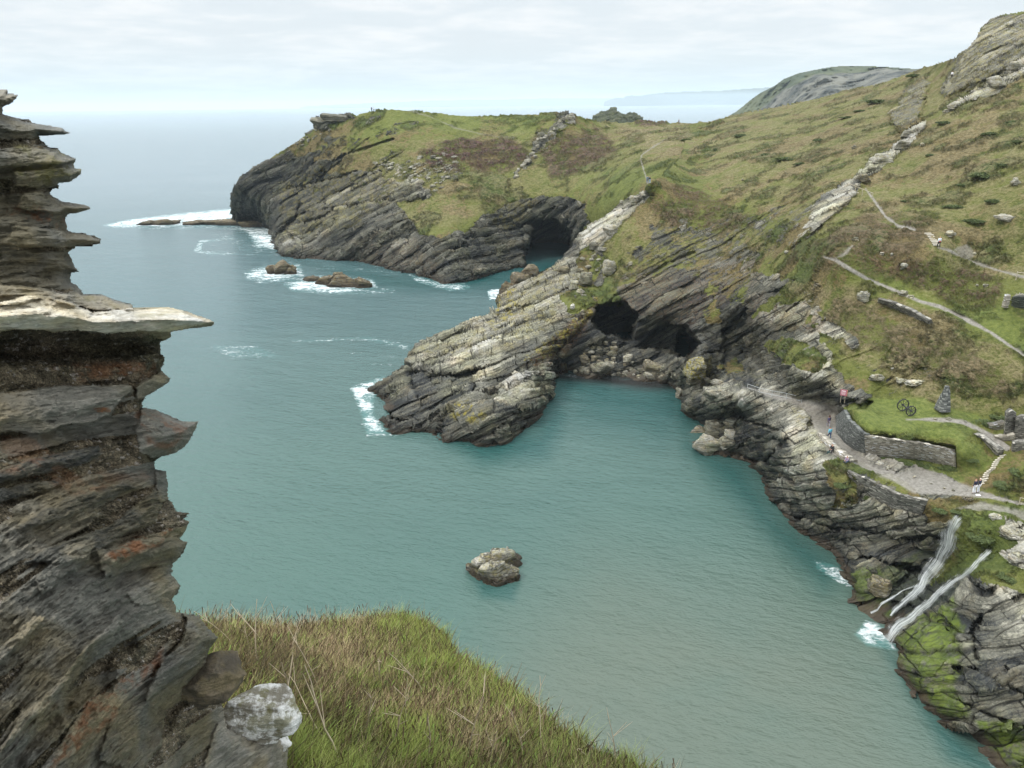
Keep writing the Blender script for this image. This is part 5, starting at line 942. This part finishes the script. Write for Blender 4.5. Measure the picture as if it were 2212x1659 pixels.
wall('grey revetment wall holding up the seaward side of the track', [(1834, 1052, 9.2), (1880, 1082, 8.6), (1935, 1104, 8.8), (1990, 1112, 9.4)], [(1832, 1018, 11.9), (1882, 1040, 11.9), (1940, 1068, 11.8), (2000, 1082, 11.8)], 'grey', .3, fwd=.6)
wall('low parapet wall along the track where two people sit', [(1766, 945, 11.6), (1790, 972, 11.6), (1812, 990, 11.6), (1836, 1005, 11.6)], [(1768, 936, 12.35), (1793, 961, 12.35), (1815, 979, 12.35), (1838, 995, 12.35)], 'pale', .8)
wall('ruined dry stone wall set in the brown turf below the gravel path', [(1896, 656, 25.0), (1930, 668, 24.6), (1965, 684, 24.2), (2008, 706, 23.6)], [(1898, 645, 26.2), (1932, 655, 26.0), (1966, 669, 25.6), (2006, 692, 24.9)], 'grey', .6)
wall('stone wall with white capping beside the top of the steps', [(2108, 948, 14.4), (2122, 962, 13.9), (2136, 980, 13.2), (2149, 998, 12.7)], [(2105, 937, 15.7), (2121, 944, 15.5), (2138, 958, 15.2), (2158, 972, 14.9)], 'grey', .7)
wall('tall broken end wall of the ruined building at the right edge', [(2172, 950, 14.5), (2182, 950, 14.5), (2192, 952, 14.5)], [(2176, 893, 18.6), (2184, 886, 19.0), (2193, 892, 18.4)], 'grey', .7)
wall('front wall of the ruined building cut by the right edge', [(2193, 956, 14.4), (2205, 958, 14.4), (2240, 965, 14.4)], [(2195, 905, 18.0), (2206, 900, 18.3), (2240, 905, 18.2)], 'grey', .7)
wall('low stub of ruined wall left of the tall end wall', [(2137, 931, 14.9), (2152, 932, 14.9), (2170, 931, 14.9)], [(2138, 918, 15.9), (2154, 915, 16.1), (2171, 911, 16.4)], 'pale', .6)
wall('thick ruined wall beside the head of the steps at the right edge', [(2186, 996, 13.0), (2200, 998, 13.0), (2240, 1004, 13.0)], [(2189, 958, 15.7), (2203, 955, 15.9), (2240, 958, 15.9)], 'grey', .8)
wall('low stone footing across the path inside the ruin', [(2150, 948, 14.7), (2170, 952, 14.6), (2192, 955, 14.5)], [(2151, 943, 15.1), (2171, 942, 15.3), (2192, 937, 15.8)], 'pale', .5)
wall('short dark slab wall cropping out at the right edge above the pillar', [(2186, 660, 27.0), (2200, 664, 27.0), (2240, 668, 27.0)], [(2187, 642, 28.6), (2202, 640, 28.8), (2240, 642, 28.8)], 'dark', .6)
def pier(label, base, w_px, h_m, taper, mat, name='stone_pillar', cat='pillar', n=14):
    P = at(*base, None, -.5); w = size(P, w_px) / 2; rows, S = [], []; R_ = 14
    for i in range(R_):
        f = i / (R_ - 1); ww = w * (1 - taper * f)
        for k in range(n): a = 2 * math.pi * k / n; sq = 1 / max(abs(math.cos(a)), abs(math.sin(a))) ** .7; rows.append((ww * math.cos(a) * sq + .05 * math.sin(3 * f + k), ww * math.sin(a) * sq, f * h_m)); S.append((a * w, 0, f * h_m))
    rows.append((0, 0, h_m)); S.append((0, 0, h_m)); G = np.arange(R_ * n).reshape(R_, n); F = [(G[i, k], G[i, (k + 1) % n], G[i + 1, (k + 1) % n], G[i + 1, k]) for i in range(R_ - 1) for k in range(n)]
    F += [(G[-1, k], G[-1, (k + 1) % n], R_ * n, R_ * n) for k in range(0)]
    o = mesh_np(name, rows, F, {'strat': np.array(S, float)}, MW[mat], smooth=False); bm = bmesh.new(); bm.from_mesh(o.data); bm.verts.ensure_lookup_table()
    for k in range(n): bm.faces.new((bm.verts[G[-1, k]], bm.verts[G[-1, (k + 1) % n]], bm.verts[R_ * n]))
    bm.to_mesh(o.data); bm.free(); o.location = P - np.array([0, 0, .1]); tag(o, label, cat); return o
pier('tapering cone of dry stone masonry leaning on the slope behind the lawn', (2036, 884), 26, 3.1, .78, 'dark', 'stone_pier', 'stone pier')
pier('upright stone gate pillar in the green hollow at the right', (2171, 662), 9, 1.7, .12, 'pale')

# ------------------------------------------------------------------ bars, posts and rails
def bar_mesh(segs, n=6):
    V, F = [], []
    for A, B, r in segs:
        A, B = Vector(A), Vector(B); z = (B - A).normalized(); x = z.orthogonal().normalized(); y = z.cross(x); b = len(V)
        for P in (A, B):
            for k in range(n): a = 2 * math.pi * k / n; V.append(P + (x * math.cos(a) + y * math.sin(a)) * r)
        F += [(b + k, b + (k + 1) % n, b + n + (k + 1) % n, b + n + k) for k in range(n)]
        for e in (0, n): V.append(A if e == 0 else B); c = len(V) - 1; F += [(b + e + (k + 1) % n, b + e + k, c, c) if e == 0 else (b + e + k, b + e + (k + 1) % n, c, c) for k in range(n)]
    return V, F
def bars(name, segs, mat, parent=None, org=None, n=6):
    V, F = bar_mesh(segs, n); me = bpy.data.meshes.new(name); me.from_pydata([tuple(v) for v in V], [], [tuple(dict.fromkeys(f)) for f in F]); me.materials.append(mat); o = bpy.data.objects.new(name, me); COL.objects.link(o)
    if parent: o.parent = parent
    return o
def box(name, c, d, mat, parent=None, rz=0.0, bevel=0.0, rx=0.0):
    bm = bmesh.new(); bmesh.ops.create_cube(bm, size=1); bmesh.ops.scale(bm, vec=d, verts=bm.verts)
    if bevel: bmesh.ops.bevel(bm, geom=bm.edges[:], offset=bevel, segments=2, affect='EDGES')
    me = bpy.data.meshes.new(name); bm.to_mesh(me); bm.free(); me.materials.append(mat); o = bpy.data.objects.new(name, me); COL.objects.link(o); o.location = c; o.rotation_euler = (rx, 0, rz)
    if parent: o.parent = parent
    return o
M_GAL = simple('galvanised', (.42, .44, .44), .5, .15, metal=.3); M_WOOD = simple('weathered_wood', (.34, .30, .22), .85, .3); M_IRON = simple('old_iron', (.022, .022, .024), .6, .5); M_CONC = simple('concrete', (.36, .33, .28), .9, .2)
def railing(label, posts, h, mat, rails=(1.0, .5), r=.03, name='handrail', cat='railing'):
    P = [at(*p) for p in posts]; root = empty(name, P[0]); tag(root, label, cat); O = P[0]
    for q in P: bars('post', [(q - O - np.array([0, 0, .2]), q - O + np.array([0, 0, h + .04]), r)], mat, root)
    for f in rails: bars('rail', [(a - O + np.array([0, 0, h * f]), b - O + np.array([0, 0, h * f]), r * .8) for a, b in zip(P[:-1], P[1:])], mat, root)
    return root
railing('grey metal railing along the cliff path above the pale boulders', [(1614, 842), (1640, 851), (1667, 857), (1698, 863), (1731, 871)], .95, M_GAL, (1.0, .35), .035)
railing('wooden handrail beside the stone steps high on the hillside', [(1830, 407), (1847, 415), (1862, 421), (1884, 430)], 1.05, M_WOOD, (.98,), .06)
railing('wooden footbridge rail at the right edge beside the concrete path', [(2200, 1094), (2228, 1100)], 1.05, M_WOOD, (1.0, .45), .05)
railing('short wooden post fence at the right edge above the upper path', [(2195, 602), (2230, 606)], 1.0, M_WOOD, (.9,), .07)
def steps(label, spots, w_px, d_m, mat, h=.17, rz=0.0):
    P = [at(*p) for p in spots]; root = empty('stone_steps', P[0]); tag(root, label, 'steps')
    zs = np.linspace(P[0][2], P[-1][2], len(P))
    for q, z in zip(P, zs): box('step', (q[0] - P[0][0], q[1] - P[0][1], z - P[0][2] + .05), (size(q, w_px), d_m, h), mat, root, rz, .02)
M_STEP = boulder_material('step_stone', 1.0, .1, .2, amp=.35); M_STEPB = simple('pale_step', (.50, .46, .38), .85, .2)
steps('long flight of pale stone steps climbing from the track to the ruin', [(2119 + 45 * i / 14 + 2 * math.sin(i), 1046 - 61 * i / 14) for i in range(15)], 18, .20, M_STEPB, .12, .35)
steps('short flight of pale steps on the upper path by the lone walker', [(2004 + 19 * (i / 7) ** .7, 505 + 25 * i / 7) for i in range(8)], 14, .32, M_STEPB, .16)
steps('small flight of steps beside the hillside handrail', [(1834 + 20 * i / 5, 408 + 11 * i / 5) for i in range(6)], 10, .35, M_STEPB, .16)

# ------------------------------------------------------------------ old winding wheels, sign
def wheels():
    P = at(1957, 893); root = empty('winding_wheels', P, R(-84)); tag(root, 'pair of black spoked iron wheels on an axle standing on the lawn', 'iron wheels')
    root.scale = (1.25, 1.25, 1.25)
    for s_, r in ((-1, .62), (1, .52)):
        x = s_ * .68; V, F = [], []; n = 40; prof = [(-.06, 0), (.06, 0), (.06, .07), (-.06, .07)]
        for k in range(n):
            a = 2 * math.pi * k / n
            for px_, pr in prof: V.append((x + px_, (r - .07 + pr) * math.cos(a), r + .02 + (r - .07 + pr) * math.sin(a)))
        for k in range(n):
            for j in range(4): F.append((k * 4 + j, k * 4 + (j + 1) % 4, ((k + 1) % n) * 4 + (j + 1) % 4, ((k + 1) % n) * 4 + j))
        me = bpy.data.meshes.new('wheel'); me.from_pydata(V, [], F); me.materials.append(M_IRON); w = bpy.data.objects.new('wheel', me); COL.objects.link(w); w.parent = root
        bars('spokes', [((x, 0, r + .02), (x, (r - .04) * math.cos(a), r + .02 + (r - .04) * math.sin(a)), .024) for a in [2 * math.pi * k / 8 for k in range(8)]] + [((x - .09, 0, r + .02), (x + .09, 0, r + .02), .10)], M_IRON, w)
        bars('teeth', [((x, (r - .01) * math.cos(a), r + .02 + (r - .01) * math.sin(a)), (x, (r + .07) * math.cos(a), r + .02 + (r + .07) * math.sin(a)), .035) for a in [2 * math.pi * (k + .5) / 12 for k in range(12) if not 5 < k < 11]], M_IRON, w)
    bars('axle', [((-.85, 0, .64), (.85, 0, .54), .07)], M_IRON, root, n=10)
wheels()
def sign():
    P = at(1820, 866, None, -1.6); root = empty('warning_sign', P, R(-30)); tag(root, 'small faded pink notice board with pale lettering by the rocks left of the lawn', 'sign')
    box('panel', (0, 0, 1.15), (.80, .05, .86), simple('faded_red', (.36, .11, .15), .6, .15), root, bevel=.01); box('edge', (.42, 0, 1.15), (.04, .07, .88), simple('orange_wood', (.55, .25, .08), .7, .2), root)
    mt = simple('sign_white', (.75, .68, .68), .6, .05); box('lettering', (-.02, -.030, 1.38), (.5, .006, .11), mt, root)
    for i, (w, z) in enumerate(((.58, 1.20), (.5, 1.10), (.56, 1.0), (.4, .90))): box('lettering', (-.04, -.030, z), (w, .006, .028), mt, root)
    bars('post', [((-.25, .05, -.3), (-.25, .05, 1.5), .035)], M_WOOD, root); bars('post', [((.25, .05, -.3), (.25, .05, 1.5), .035)], M_WOOD, root)
sign()

# ------------------------------------------------------------------ waterfalls
def falls():
    m, t = new_mat('falling_water'); a = t.attr('strat').outputs['Vector']; x, y, z = t.sepx(a)
    n = t.noise(t.vmul(a, (1.5, .30, .0)), 1, 5, .7); n2 = t.noise(t.vmul(a, (3.6, .55, .0)), 1, 4, .7); ed = z
    al = t.map(t.add(t.mul(t.add(n, -.5), 1.9), t.add(t.mul(t.add(n2, -.5), 1.3), t.mul(ed, 1.15))), .25, 1.45); t.set(t.b.inputs['Base Color'], t.mix(t.map(n2, .36, .62), (.50, .54, .54), (.86, .88, .88))); t.b.inputs['Roughness'].default_value = .35
    t.set(t.b.inputs['Alpha'], t.mul(al, .80))
    def ribbon(name, lines, label):
        root = None
        V, F, S = [], [], []
        for line, lift in lines:
            L = np.array(line, float); cum = np.concatenate([[0], np.cumsum(np.hypot(*np.diff(L[:, :2], axis=0).T))]); n_ = int(cum[-1] / 2.5); f = np.linspace(0, cum[-1], n_)
            X = np.interp(f, cum, L[:, 0]) + 1.2 * np.sin(f / 9); Y = np.interp(f, cum, L[:, 1]); Wd = np.interp(f, cum, L[:, 2]) * 1.35 * (1 + .25 * np.sin(f / 5.3) * np.sin(f / 11 + 1)); dx, dy = np.gradient(X), np.gradient(Y); ln = np.hypot(dx, dy); nx, ny = -dy / ln, dx / ln; b = len(V); K = 9
            ts = np.array([np.median([lookup(ra, X[i] + nx[i] * q, Y[i] + ny[i] * q) for q in (-4, 0, 4)]) for i in range(n_)]); ts = np.convolve(np.pad(ts, 3, 'edge'), np.ones(7) / 7, 'valid')
            for i in range(n_):
                for k in range(K):
                    u = k / (K - 1) * 2 - 1; px, py = X[i] + nx[i] * u * Wd[i], Y[i] + ny[i] * u * Wd[i]; V.append(CAM + ray(px, py) * (ts[i] - lift - .10 * (1 - u * u))); S.append((u * Wd[i] * .05 * 3 + b, f[i] * .05, (1 - abs(u) ** 1.3) * min(1, f[i] / 14)))
            F += [(b + i * K + k, b + i * K + k + 1, b + (i + 1) * K + k + 1, b + (i + 1) * K + k) for i in range(n_ - 1) for k in range(K - 1)]
        o = mesh_np(name, np.array(V), F, {'strat': np.array(S)}, m); return o
    o = ribbon('waterfall', [([(2078, 1112, 3), (2066, 1122, 12), (2054, 1150, 20), (2044, 1185, 19), (2030, 1210, 18), (2015, 1228, 19), (2000, 1248, 17), (1988, 1268, 13), (1975, 1285, 10), (1955, 1298, 7), (1935, 1315, 6), (1925, 1330, 3)], 1.7),
        ([(1995, 1262, 4), (1970, 1268, 2.5), (1950, 1276, 2.5), (1925, 1292, 3), (1905, 1305, 3), (1895, 1318, 3), (1880, 1324, 4)], 1.5)], ''); tag(o, 'broad white waterfall fanning down the mossy cliff and splitting at its foot', 'waterfall')
    o = ribbon('waterfall', [([(2143, 1183, 4), (2128, 1198, 7), (2105, 1222, 8), (2080, 1245, 8), (2050, 1262, 9), (2020, 1290, 9), (1995, 1312, 10), (1970, 1332, 12), (1945, 1348, 14), (1928, 1368, 12), (1918, 1384, 14)], 2.0)], ''); tag(o, 'narrow straight white waterfall running diagonally right of the broad one', 'waterfall')
falls()

# ------------------------------------------------------------------ boulders at the foot of the near rock face
def near_boulder(px, py, w, h, t_, label, seed, pale, lich, dims=.8, name='boulder', tilt=0.0, tint=None):
    P = CAM + ray(px, py) * t_; W = w * t_ / FPX / 2; Hh = h * t_ / FPX / 2
    V, F = hull(seed, 6, 16, (W * 1.15, W * dims, Hh * 1.15), (0, tilt, .3)); V = V * (1 + .05 * fbm(V * 9 + seed, 4, 3)[:, None]); V += .012 * np.abs(fbm(V * np.array([3, 3, 26]), 3, 5))[:, None] * V / (np.linalg.norm(V, axis=1, keepdims=True) + 1e-6) * 4
    m, t = new_mat('near_' + name, 'BOTH'); tc = t.node('ShaderNodeTexCoord').outputs['Object']; n1 = t.noise(tc, 4.5, 6, .65); n2 = t.noise(tc, 26, 5, .7); n3 = t.noise(t.vmul(tc, (6, 6, 40)), 1, 4, .6); nz = t.sepx(t.node('ShaderNodeNewGeometry').outputs['Normal'])[2]
    v = t.add(t.mul(n1, .9), t.add(t.mul(n2, .35), t.add(t.mul(n3, .25), pale))); c = t.mix(t.map(v, .60, .85), (.045, .042, .030), (.155, .14, .105)); c = t.mix(t.map(v, .86, .98), c, (.58, .57, .54))
    c = t.mix(t.mul(t.map(t.noise(tc, 7, 5, .7), .47, .60), lich), c, (.115, .105, .035)); c = t.mix(1, c, tint, 'MULTIPLY') if tint else c; t.set(t.b.inputs['Base Color'], c); t.b.inputs['Roughness'].default_value = .85
    displace(t, t.add(t.mul(t.add(n3, -.5), .02), t.mul(t.add(n2, -.5), .014))); o = rock_obj(name, [(V, F)], m, P); tag(o, label, 'boulder'); return o
near_boulder(548, 1550, 150, 105, 4.55, 'round topped boulder with white lichen patches standing beside the near turf', 5, .16, .8, .8)
near_boulder(608, 1606, 36, 36, 4.75, 'small white capped stone just right of the white patched boulder', 8, .30, .3, .9)
near_boulder(452, 1468, 165, 92, 3.95, 'dark reddish overhanging block wedged above the white patched boulder', 12, -.10, .3, .7, tilt=-.30, tint=(1.08, .92, .80))

# ------------------------------------------------------------------ gorse and bramble
def bushes():
    m, t = new_mat('gorse'); a = t.attr('col'); t.set(t.b.inputs['Base Color'], a.outputs['Color']); t.b.inputs['Roughness'].default_value = .8
    protos = []
    for q in range(4):
        rs = np.random.default_rng(50 + q); n = 2600; C = rs.normal(size=(n, 3)); C /= np.linalg.norm(C, axis=1, keepdims=True); C[:, 2] = np.abs(C[:, 2]); rr_ = .55 + .45 * rs.uniform(0, 1, n) ** .5; lump = 1 + 1.1 * fbm(C * 1.7 + q * 9, 4, q); C = C * (rr_ * lump)[:, None] * np.array([1, .8, .55])
        A = rs.normal(size=(n, 3)); A /= np.linalg.norm(A, axis=1, keepdims=True); B = np.cross(A, rs.normal(size=(n, 3))); B /= np.linalg.norm(B, axis=1, keepdims=True); L = rs.uniform(.05, .12, n)[:, None]
        V = np.stack([C - A * L, C + B * L * .5, C + A * L, C - B * L * .5], 1).reshape(-1, 3); F = np.arange(4 * n).reshape(n, 4); f = rs.uniform(0, 1, n)[:, None]; col = np.array([.042, .062, .016]) * (1 - f) + np.array([.100, .130, .036]) * f
        col = np.concatenate([col, np.ones((n, 1))], 1); protos.append(mesh_np('gorse_bush', V, F, {'col': np.repeat(col, 4, 0)}, m))
    used = [False] * 4; rr = random.Random(21)
    spots = [(2125, 372, 70, 26), (2170, 350, 46, 20), (2085, 395, 40, 16), (1700, 338, 60, 18), (1655, 330, 40, 14), (1730, 350, 40, 14), (1895, 215, 50, 20), (1860, 235, 40, 16), (1830, 250, 40, 14), (2040, 260, 46, 18), (2150, 430, 44, 18), (2060, 440, 50, 20), (2100, 470, 56, 22), (2200, 300, 44, 20), (1975, 160, 40, 18), (1600, 290, 40, 12), (1550, 320, 34, 10),
             (1805, 500, 30, 26), (1960, 430, 30, 14), (2190, 260, 40, 16), (2010, 330, 40, 16), (2140, 285, 40, 14), (1770, 300, 36, 12), (2150, 1190, 60, 34), (2190, 1245, 60, 24), (2120, 1150, 60, 26), (2070, 1098, 40, 16), (2030, 1095, 40, 18), (1480, 300, 26, 8), (2130, 905, 50, 22), (2160, 895, 44, 22), (2200, 1010, 50, 30), (2170, 1040, 50, 24), (2100, 985, 30, 26), (2060, 1005, 40, 14), (2010, 1000, 46, 18), (1950, 992, 44, 14), (1985, 996, 40, 16), (2045, 1006, 40, 16), (1915, 988, 30, 8), (1868, 1060, 44, 26), (1820, 1040, 40, 22)]
    for i, (x, y, w, h) in enumerate(spots):
        q = i % 4; o = protos[q] if not used[q] else protos[q].copy()
        if used[q]: COL.objects.link(o)
        used[q] = True; P = at(x, y + h * .3); o.location = P - np.array([0, 0, .1]); k = size(P, w) / 2.1; o.scale = (k, k * rr.uniform(.7, 1.1), k * rr.uniform(.3, .5)); o.rotation_euler = (0, 0, rr.uniform(0, 6)); tag(o, 'low dark green bush growing in the rough turf', 'bush', 'low bushes on the slopes')
bushes()

# ------------------------------------------------------------------ people
MP = {}
def pm(c, rough=.8):
    k = tuple(c)
    if k not in MP: MP[k] = simple('cloth_%d' % len(MP), c, rough, .12, 12)
    return MP[k]
SKIN = (.48, .27, .19)
def skin_obj(name, verts, edges, mat, parent=None, sub=1):
    bm = bmesh.new(); lay = bm.verts.layers.skin.verify(); vs = []
    for i, (co, r) in enumerate(verts):
        v = bm.verts.new(co); v[lay].radius = (r, r); v[lay].use_root = False; vs.append(v)
    for a, b in edges: bm.edges.new((vs[a], vs[b]))
    seen = set(); adj = {i: [] for i in range(len(vs))}
    for a, b in edges: adj[a].append(b); adj[b].append(a)
    for i in range(len(vs)):
        if i in seen: continue
        vs[i][lay].use_root = True; st = [i]
        while st:
            k = st.pop()
            if k in seen: continue
            seen.add(k); st += adj[k]
    me = bpy.data.meshes.new(name); bm.to_mesh(me); bm.free(); me.materials.append(mat)
    o = bpy.data.objects.new(name, me); COL.objects.link(o); md = o.modifiers.new('skin', 'SKIN'); md.use_smooth_shade = True; ms = o.modifiers.new('sub', 'SUBSURF'); ms.levels = sub; ms.render_levels = sub
    if parent: o.parent = parent
    return o
def person(P, yaw, pose, label, top, legs, hair, s=1.0, extra=None, long_hair=False, group=None):
    root = empty('person', P, yaw); tag(root, label, 'person', group); root.scale = (s, s, s)
    if pose == 'sit':
        J = dict(pel=(0, 0, .52), sp=(0, -.03, .70), ch=(0, -.07, .92), nk=(0, -.09, 1.07), hd=(0, -.13, 1.17), ht=(0, -.14, 1.26)); kn = lambda x: (x * 1.3, -.40, .52); an = lambda x: (x * 1.2, -.46, .12); to = lambda x: (x * 1.2, -.60, .05); el = lambda x: (x * 1.9, -.18, .72); wr = lambda x: (x * 1.0, -.38, .66); hz = .52; sh = .98; shy = -.07
    elif pose == 'crouch':
        J = dict(pel=(0, .1, .62), sp=(0, 0, .80), ch=(0, -.14, .96), nk=(0, -.24, 1.06), hd=(0, -.33, 1.13), ht=(0, -.38, 1.2)); kn = lambda x: (x * 1.2, -.22, .42); an = lambda x: (x, .05, .10); to = lambda x: (x, -.1, .04); el = lambda x: (x * 1.8, -.22, .74); wr = lambda x: (x * 1.5, -.40, .56); hz = .60; sh = 1.0; shy = -.15
    else:
        J = dict(pel=(0, 0, .95), sp=(0, 0, 1.12), ch=(0, 0, 1.34), nk=(0, 0, 1.49), hd=(0, -.02, 1.60), ht=(0, 0, 1.69)); w = .20 if pose == 'walk' else .02
        kn = lambda x: (x, -.03 - w * (1 if x > 0 else -.3), .50); an = lambda x: (x, .03 - w * (1 if x > 0 else -1.1), .09 + (.05 if w > .1 and x < 0 else 0)); to = lambda x: (x, -.12 - w * (1 if x > 0 else -1.0), .04); el = lambda x: (x * 2.3, .03 + w * .4 * (1 if x > 0 else -1), 1.14); wr = lambda x: (x * 2.5, -.06 + w * .8 * (1 if x > 0 else -1), .90); hz = .90; sh = 1.42; shy = 0
    V = [(J['pel'], .12), (J['sp'], .11), (J['ch'], .13), (J['nk'], .052), (J['hd'], .088), (J['ht'], .075)]; E = [(0, 1), (1, 2), (2, 3), (3, 4), (4, 5)]; arm, leg, fingers, FE = [], [], [], []
    hx, hy, hzz = J['hd']; V.append(((hx, hy - .095, hzz - .005), .016)); E.append((4, 6))
    for sx in (-1, 1):
        x = .10 * sx; i = len(V); S_ = (.17 * sx, shy, sh); V += [(S_, .058), (el(x), .043), (wr(x), .03)]; E += [(2, i), (i, i + 1), (i + 1, i + 2)]
        W_ = np.array(wr(x)); D = W_ - np.array(el(x)); D /= np.linalg.norm(D); pal = W_ + D * .07; i2 = len(V); V.append((tuple(pal), .032)); E.append((i + 2, i2))
        side = np.cross(D, [0, 0, 1.0]) if abs(D[2]) < .9 else np.array([0, 1.0, 0]); side /= np.linalg.norm(side) + 1e-9
        for f in range(5):
            o_ = (f - 1.8) * .017; b0 = pal + side * o_ + D * .02; Lf = (.055, .072, .078, .07, .052)[f]
            if f == 0: b0 = W_ + D * .035 + side * -.032; tip = b0 + (D * .7 - side * .7) * .05
            else: tip = b0 + D * Lf
            mid = (b0 + tip) / 2 + np.array([0, -.008, 0]); n = len(fingers); fingers += [(tuple(b0), .010), (tuple(mid), .0095), (tuple(tip), .008)]; FE += [(n, n + 1), (n + 1, n + 2)]
        j = len(V); V += [((.09 * sx, J['pel'][1], hz), .085), (kn(x), .056), (an(x), .038), (to(x), .032)]; E += [(0, j), (j, j + 1), (j + 1, j + 2), (j + 2, j + 3)]
        arm.append((S_, el(x), wr(x))); leg.append(((.09 * sx, J['pel'][1], hz), kn(x), an(x), to(x)))
    n = len(V); V += fingers; E += [(a + n, b + n) for a, b in FE]
    body = skin_obj('body', V, E, pm(SKIN, .6), root)
    TV = [(J['pel'], .145), (J['sp'], .14), (J['ch'], .165)]; TE = [(0, 1), (1, 2)]
    for S_, e_, w_ in arm: i = len(TV); TV += [(S_, .078), (e_, .06), (w_, .044)]; TE += [(2, i), (i, i + 1), (i + 1, i + 2)]
    skin_obj('jacket', TV, TE, pm(top), root)
    LV = [(J['pel'], .135)]; LE = []
    for h_, k_, a_, t_ in leg: i = len(LV); LV += [(h_, .105), (k_, .075), (a_, .058)]; LE += [(0, i), (i, i + 1), (i + 1, i + 2)]
    skin_obj('trousers', LV, LE, pm(legs), root)
    for h_, k_, a_, t_ in leg: skin_obj('shoe', [((a_[0], a_[1] + .02, a_[2] - .03), .048), (t_, .042)], [(0, 1)], pm((.05, .045, .04)), root)
    hv = [((hx, hy + .02, hzz + .03), .098), ((hx, hy + .03, hzz + .09), .078)] + ([((hx, hy + .07, hzz - .10), .075)] if long_hair else []); skin_obj('hair', hv, [(0, 1)] + ([(0, 2)] if long_hair else []), pm(hair), root)
    if extra: extra(root, J)
    return root
def backpack(c):
    def f(root, J): x, y, z = J['ch']; skin_obj('backpack', [((x, y + .20, z - .22), .12), ((x, y + .22, z + .02), .11)], [(0, 1)], pm(c), root)
    return f
NAVY, WHITE, BLUE, PURP, DARKC, JEAN = (.012, .016, .04), (.75, .76, .80), (.12, .42, .55), (.07, .06, .13), (.02, .02, .025), (.04, .07, .14)
person(at(1789, 923), R(190), 'walk', 'woman in a dark purple top with long auburn hair walking on the track', PURP, (.28, .26, .30), (.10, .03, .02), .98, long_hair=True)
person(at(1791, 949), R(185), 'walk', 'person in a light blue jumper and jeans walking on the track with a stick', BLUE, JEAN, (.09, .05, .03), 1.0, lambda root, J: bars('walking_stick', [((-.32, -.1, 0), (-.27, -.05, .95), .014)], M_WOOD, root))
person(at(1798, 978) + np.array([0, .1, -.12]), R(-50), 'sit', 'person in black with a dark rucksack sitting on the parapet wall', DARKC, DARKC, (.03, .02, .015), 1.05)
person(at(1830, 1003) + np.array([0, .1, -.1]), R(-60), 'sit', 'person in a checked shirt sitting at the end of the parapet behind a pink cloth', (.30, .22, .30), JEAN, (.12, .03, .02), .95)
person(at(2103, 1066), R(200), 'stand', 'man in a navy jacket and white trousers at the foot of the steps', NAVY, WHITE, (.30, .16, .10), 1.06)
person(at(2112, 1064), R(210), 'stand', 'white haired person in navy and white beside the man at the foot of the steps', NAVY, WHITE, (.78, .74, .66), 1.05)
person(at(2027, 536), R(170), 'walk', 'walker in a white top with a red bag at the foot of the upper steps', (.62, .66, .70), DARKC, (.35, .20, .10), 1.0, lambda root, J: skin_obj('bag', [((.1, .16, 1.0), .11), ((-.1, .17, 1.02), .10)], [(0, 1)], pm((.55, .04, .02)), root))
person(at(1398, 396), R(180), 'walk', 'walker in grey blue, left of the pair where paths meet', (.10, .16, .20), (.08, .12, .18), (.04, .03, .02), 1.0)
person(at(1403, 397), R(180), 'walk', 'walker in dark jacket and pale jeans, right of the pair where paths meet', DARKC, (.25, .38, .50), (.10, .06, .03), 1.0)
person(at(2055, 170), R(150), 'stand', 'climber in a white top and dark trousers below the crag high on the hill', WHITE, DARKC, (.05, .03, .02), 1.0)
person(at(1466, 268, rb), R(90), 'walk', 'lone walker in brownish red on the grassy saddle against the sea', (.16, .05, .04), (.05, .04, .05), (.05, .03, .02), 1.15)
person(at(803, 241, rb), R(180), 'stand', 'dark clothed figure of the pair on the headland skyline', NAVY, DARKC, (.04, .03, .02), 1.1)
person(at(808, 241.5, rb), R(180), 'stand', 'white topped figure of the pair on the headland skyline', WHITE, DARKC, (.08, .05, .03), 1.1)
person(at(684, 258, rb), R(180), 'stand', 'left figure of two standing on the lookout crag of the headland', DARKC, DARKC, (.04, .03, .02), 1.0)
person(at(689, 258, rb), R(180), 'stand', 'right figure of two standing on the lookout crag of the headland', (.10, .14, .20), DARKC, (.06, .04, .02), 1.0)
def soft(name, P, dims, col, label, cat, seed=1):
    V, F = hull(seed, 3, 10, dims); o = mesh_np(name, V, F, None, pm(col)); o.location = P; tag(o, label, cat); return o
soft('rucksack', at(1789, 981) + np.array([0, 0, .2]), (.24, .17, .30), (.02, .05, .05), 'dark green rucksack standing on the parapet beside the person in black', 'rucksack')
soft('picnic_cloth', at(1822, 1003) + np.array([0, 0, .08]), (.55, .35, .10), (.75, .09, .16), 'crumpled pink cloth lying in front of the seated person', 'cloth', 4)
soft('white_bag', at(2112, 1070) + np.array([0, 0, .05]), (.28, .18, .06), (.8, .8, .85), 'small white bag lying on the concrete by the couple in navy', 'bag', 6)
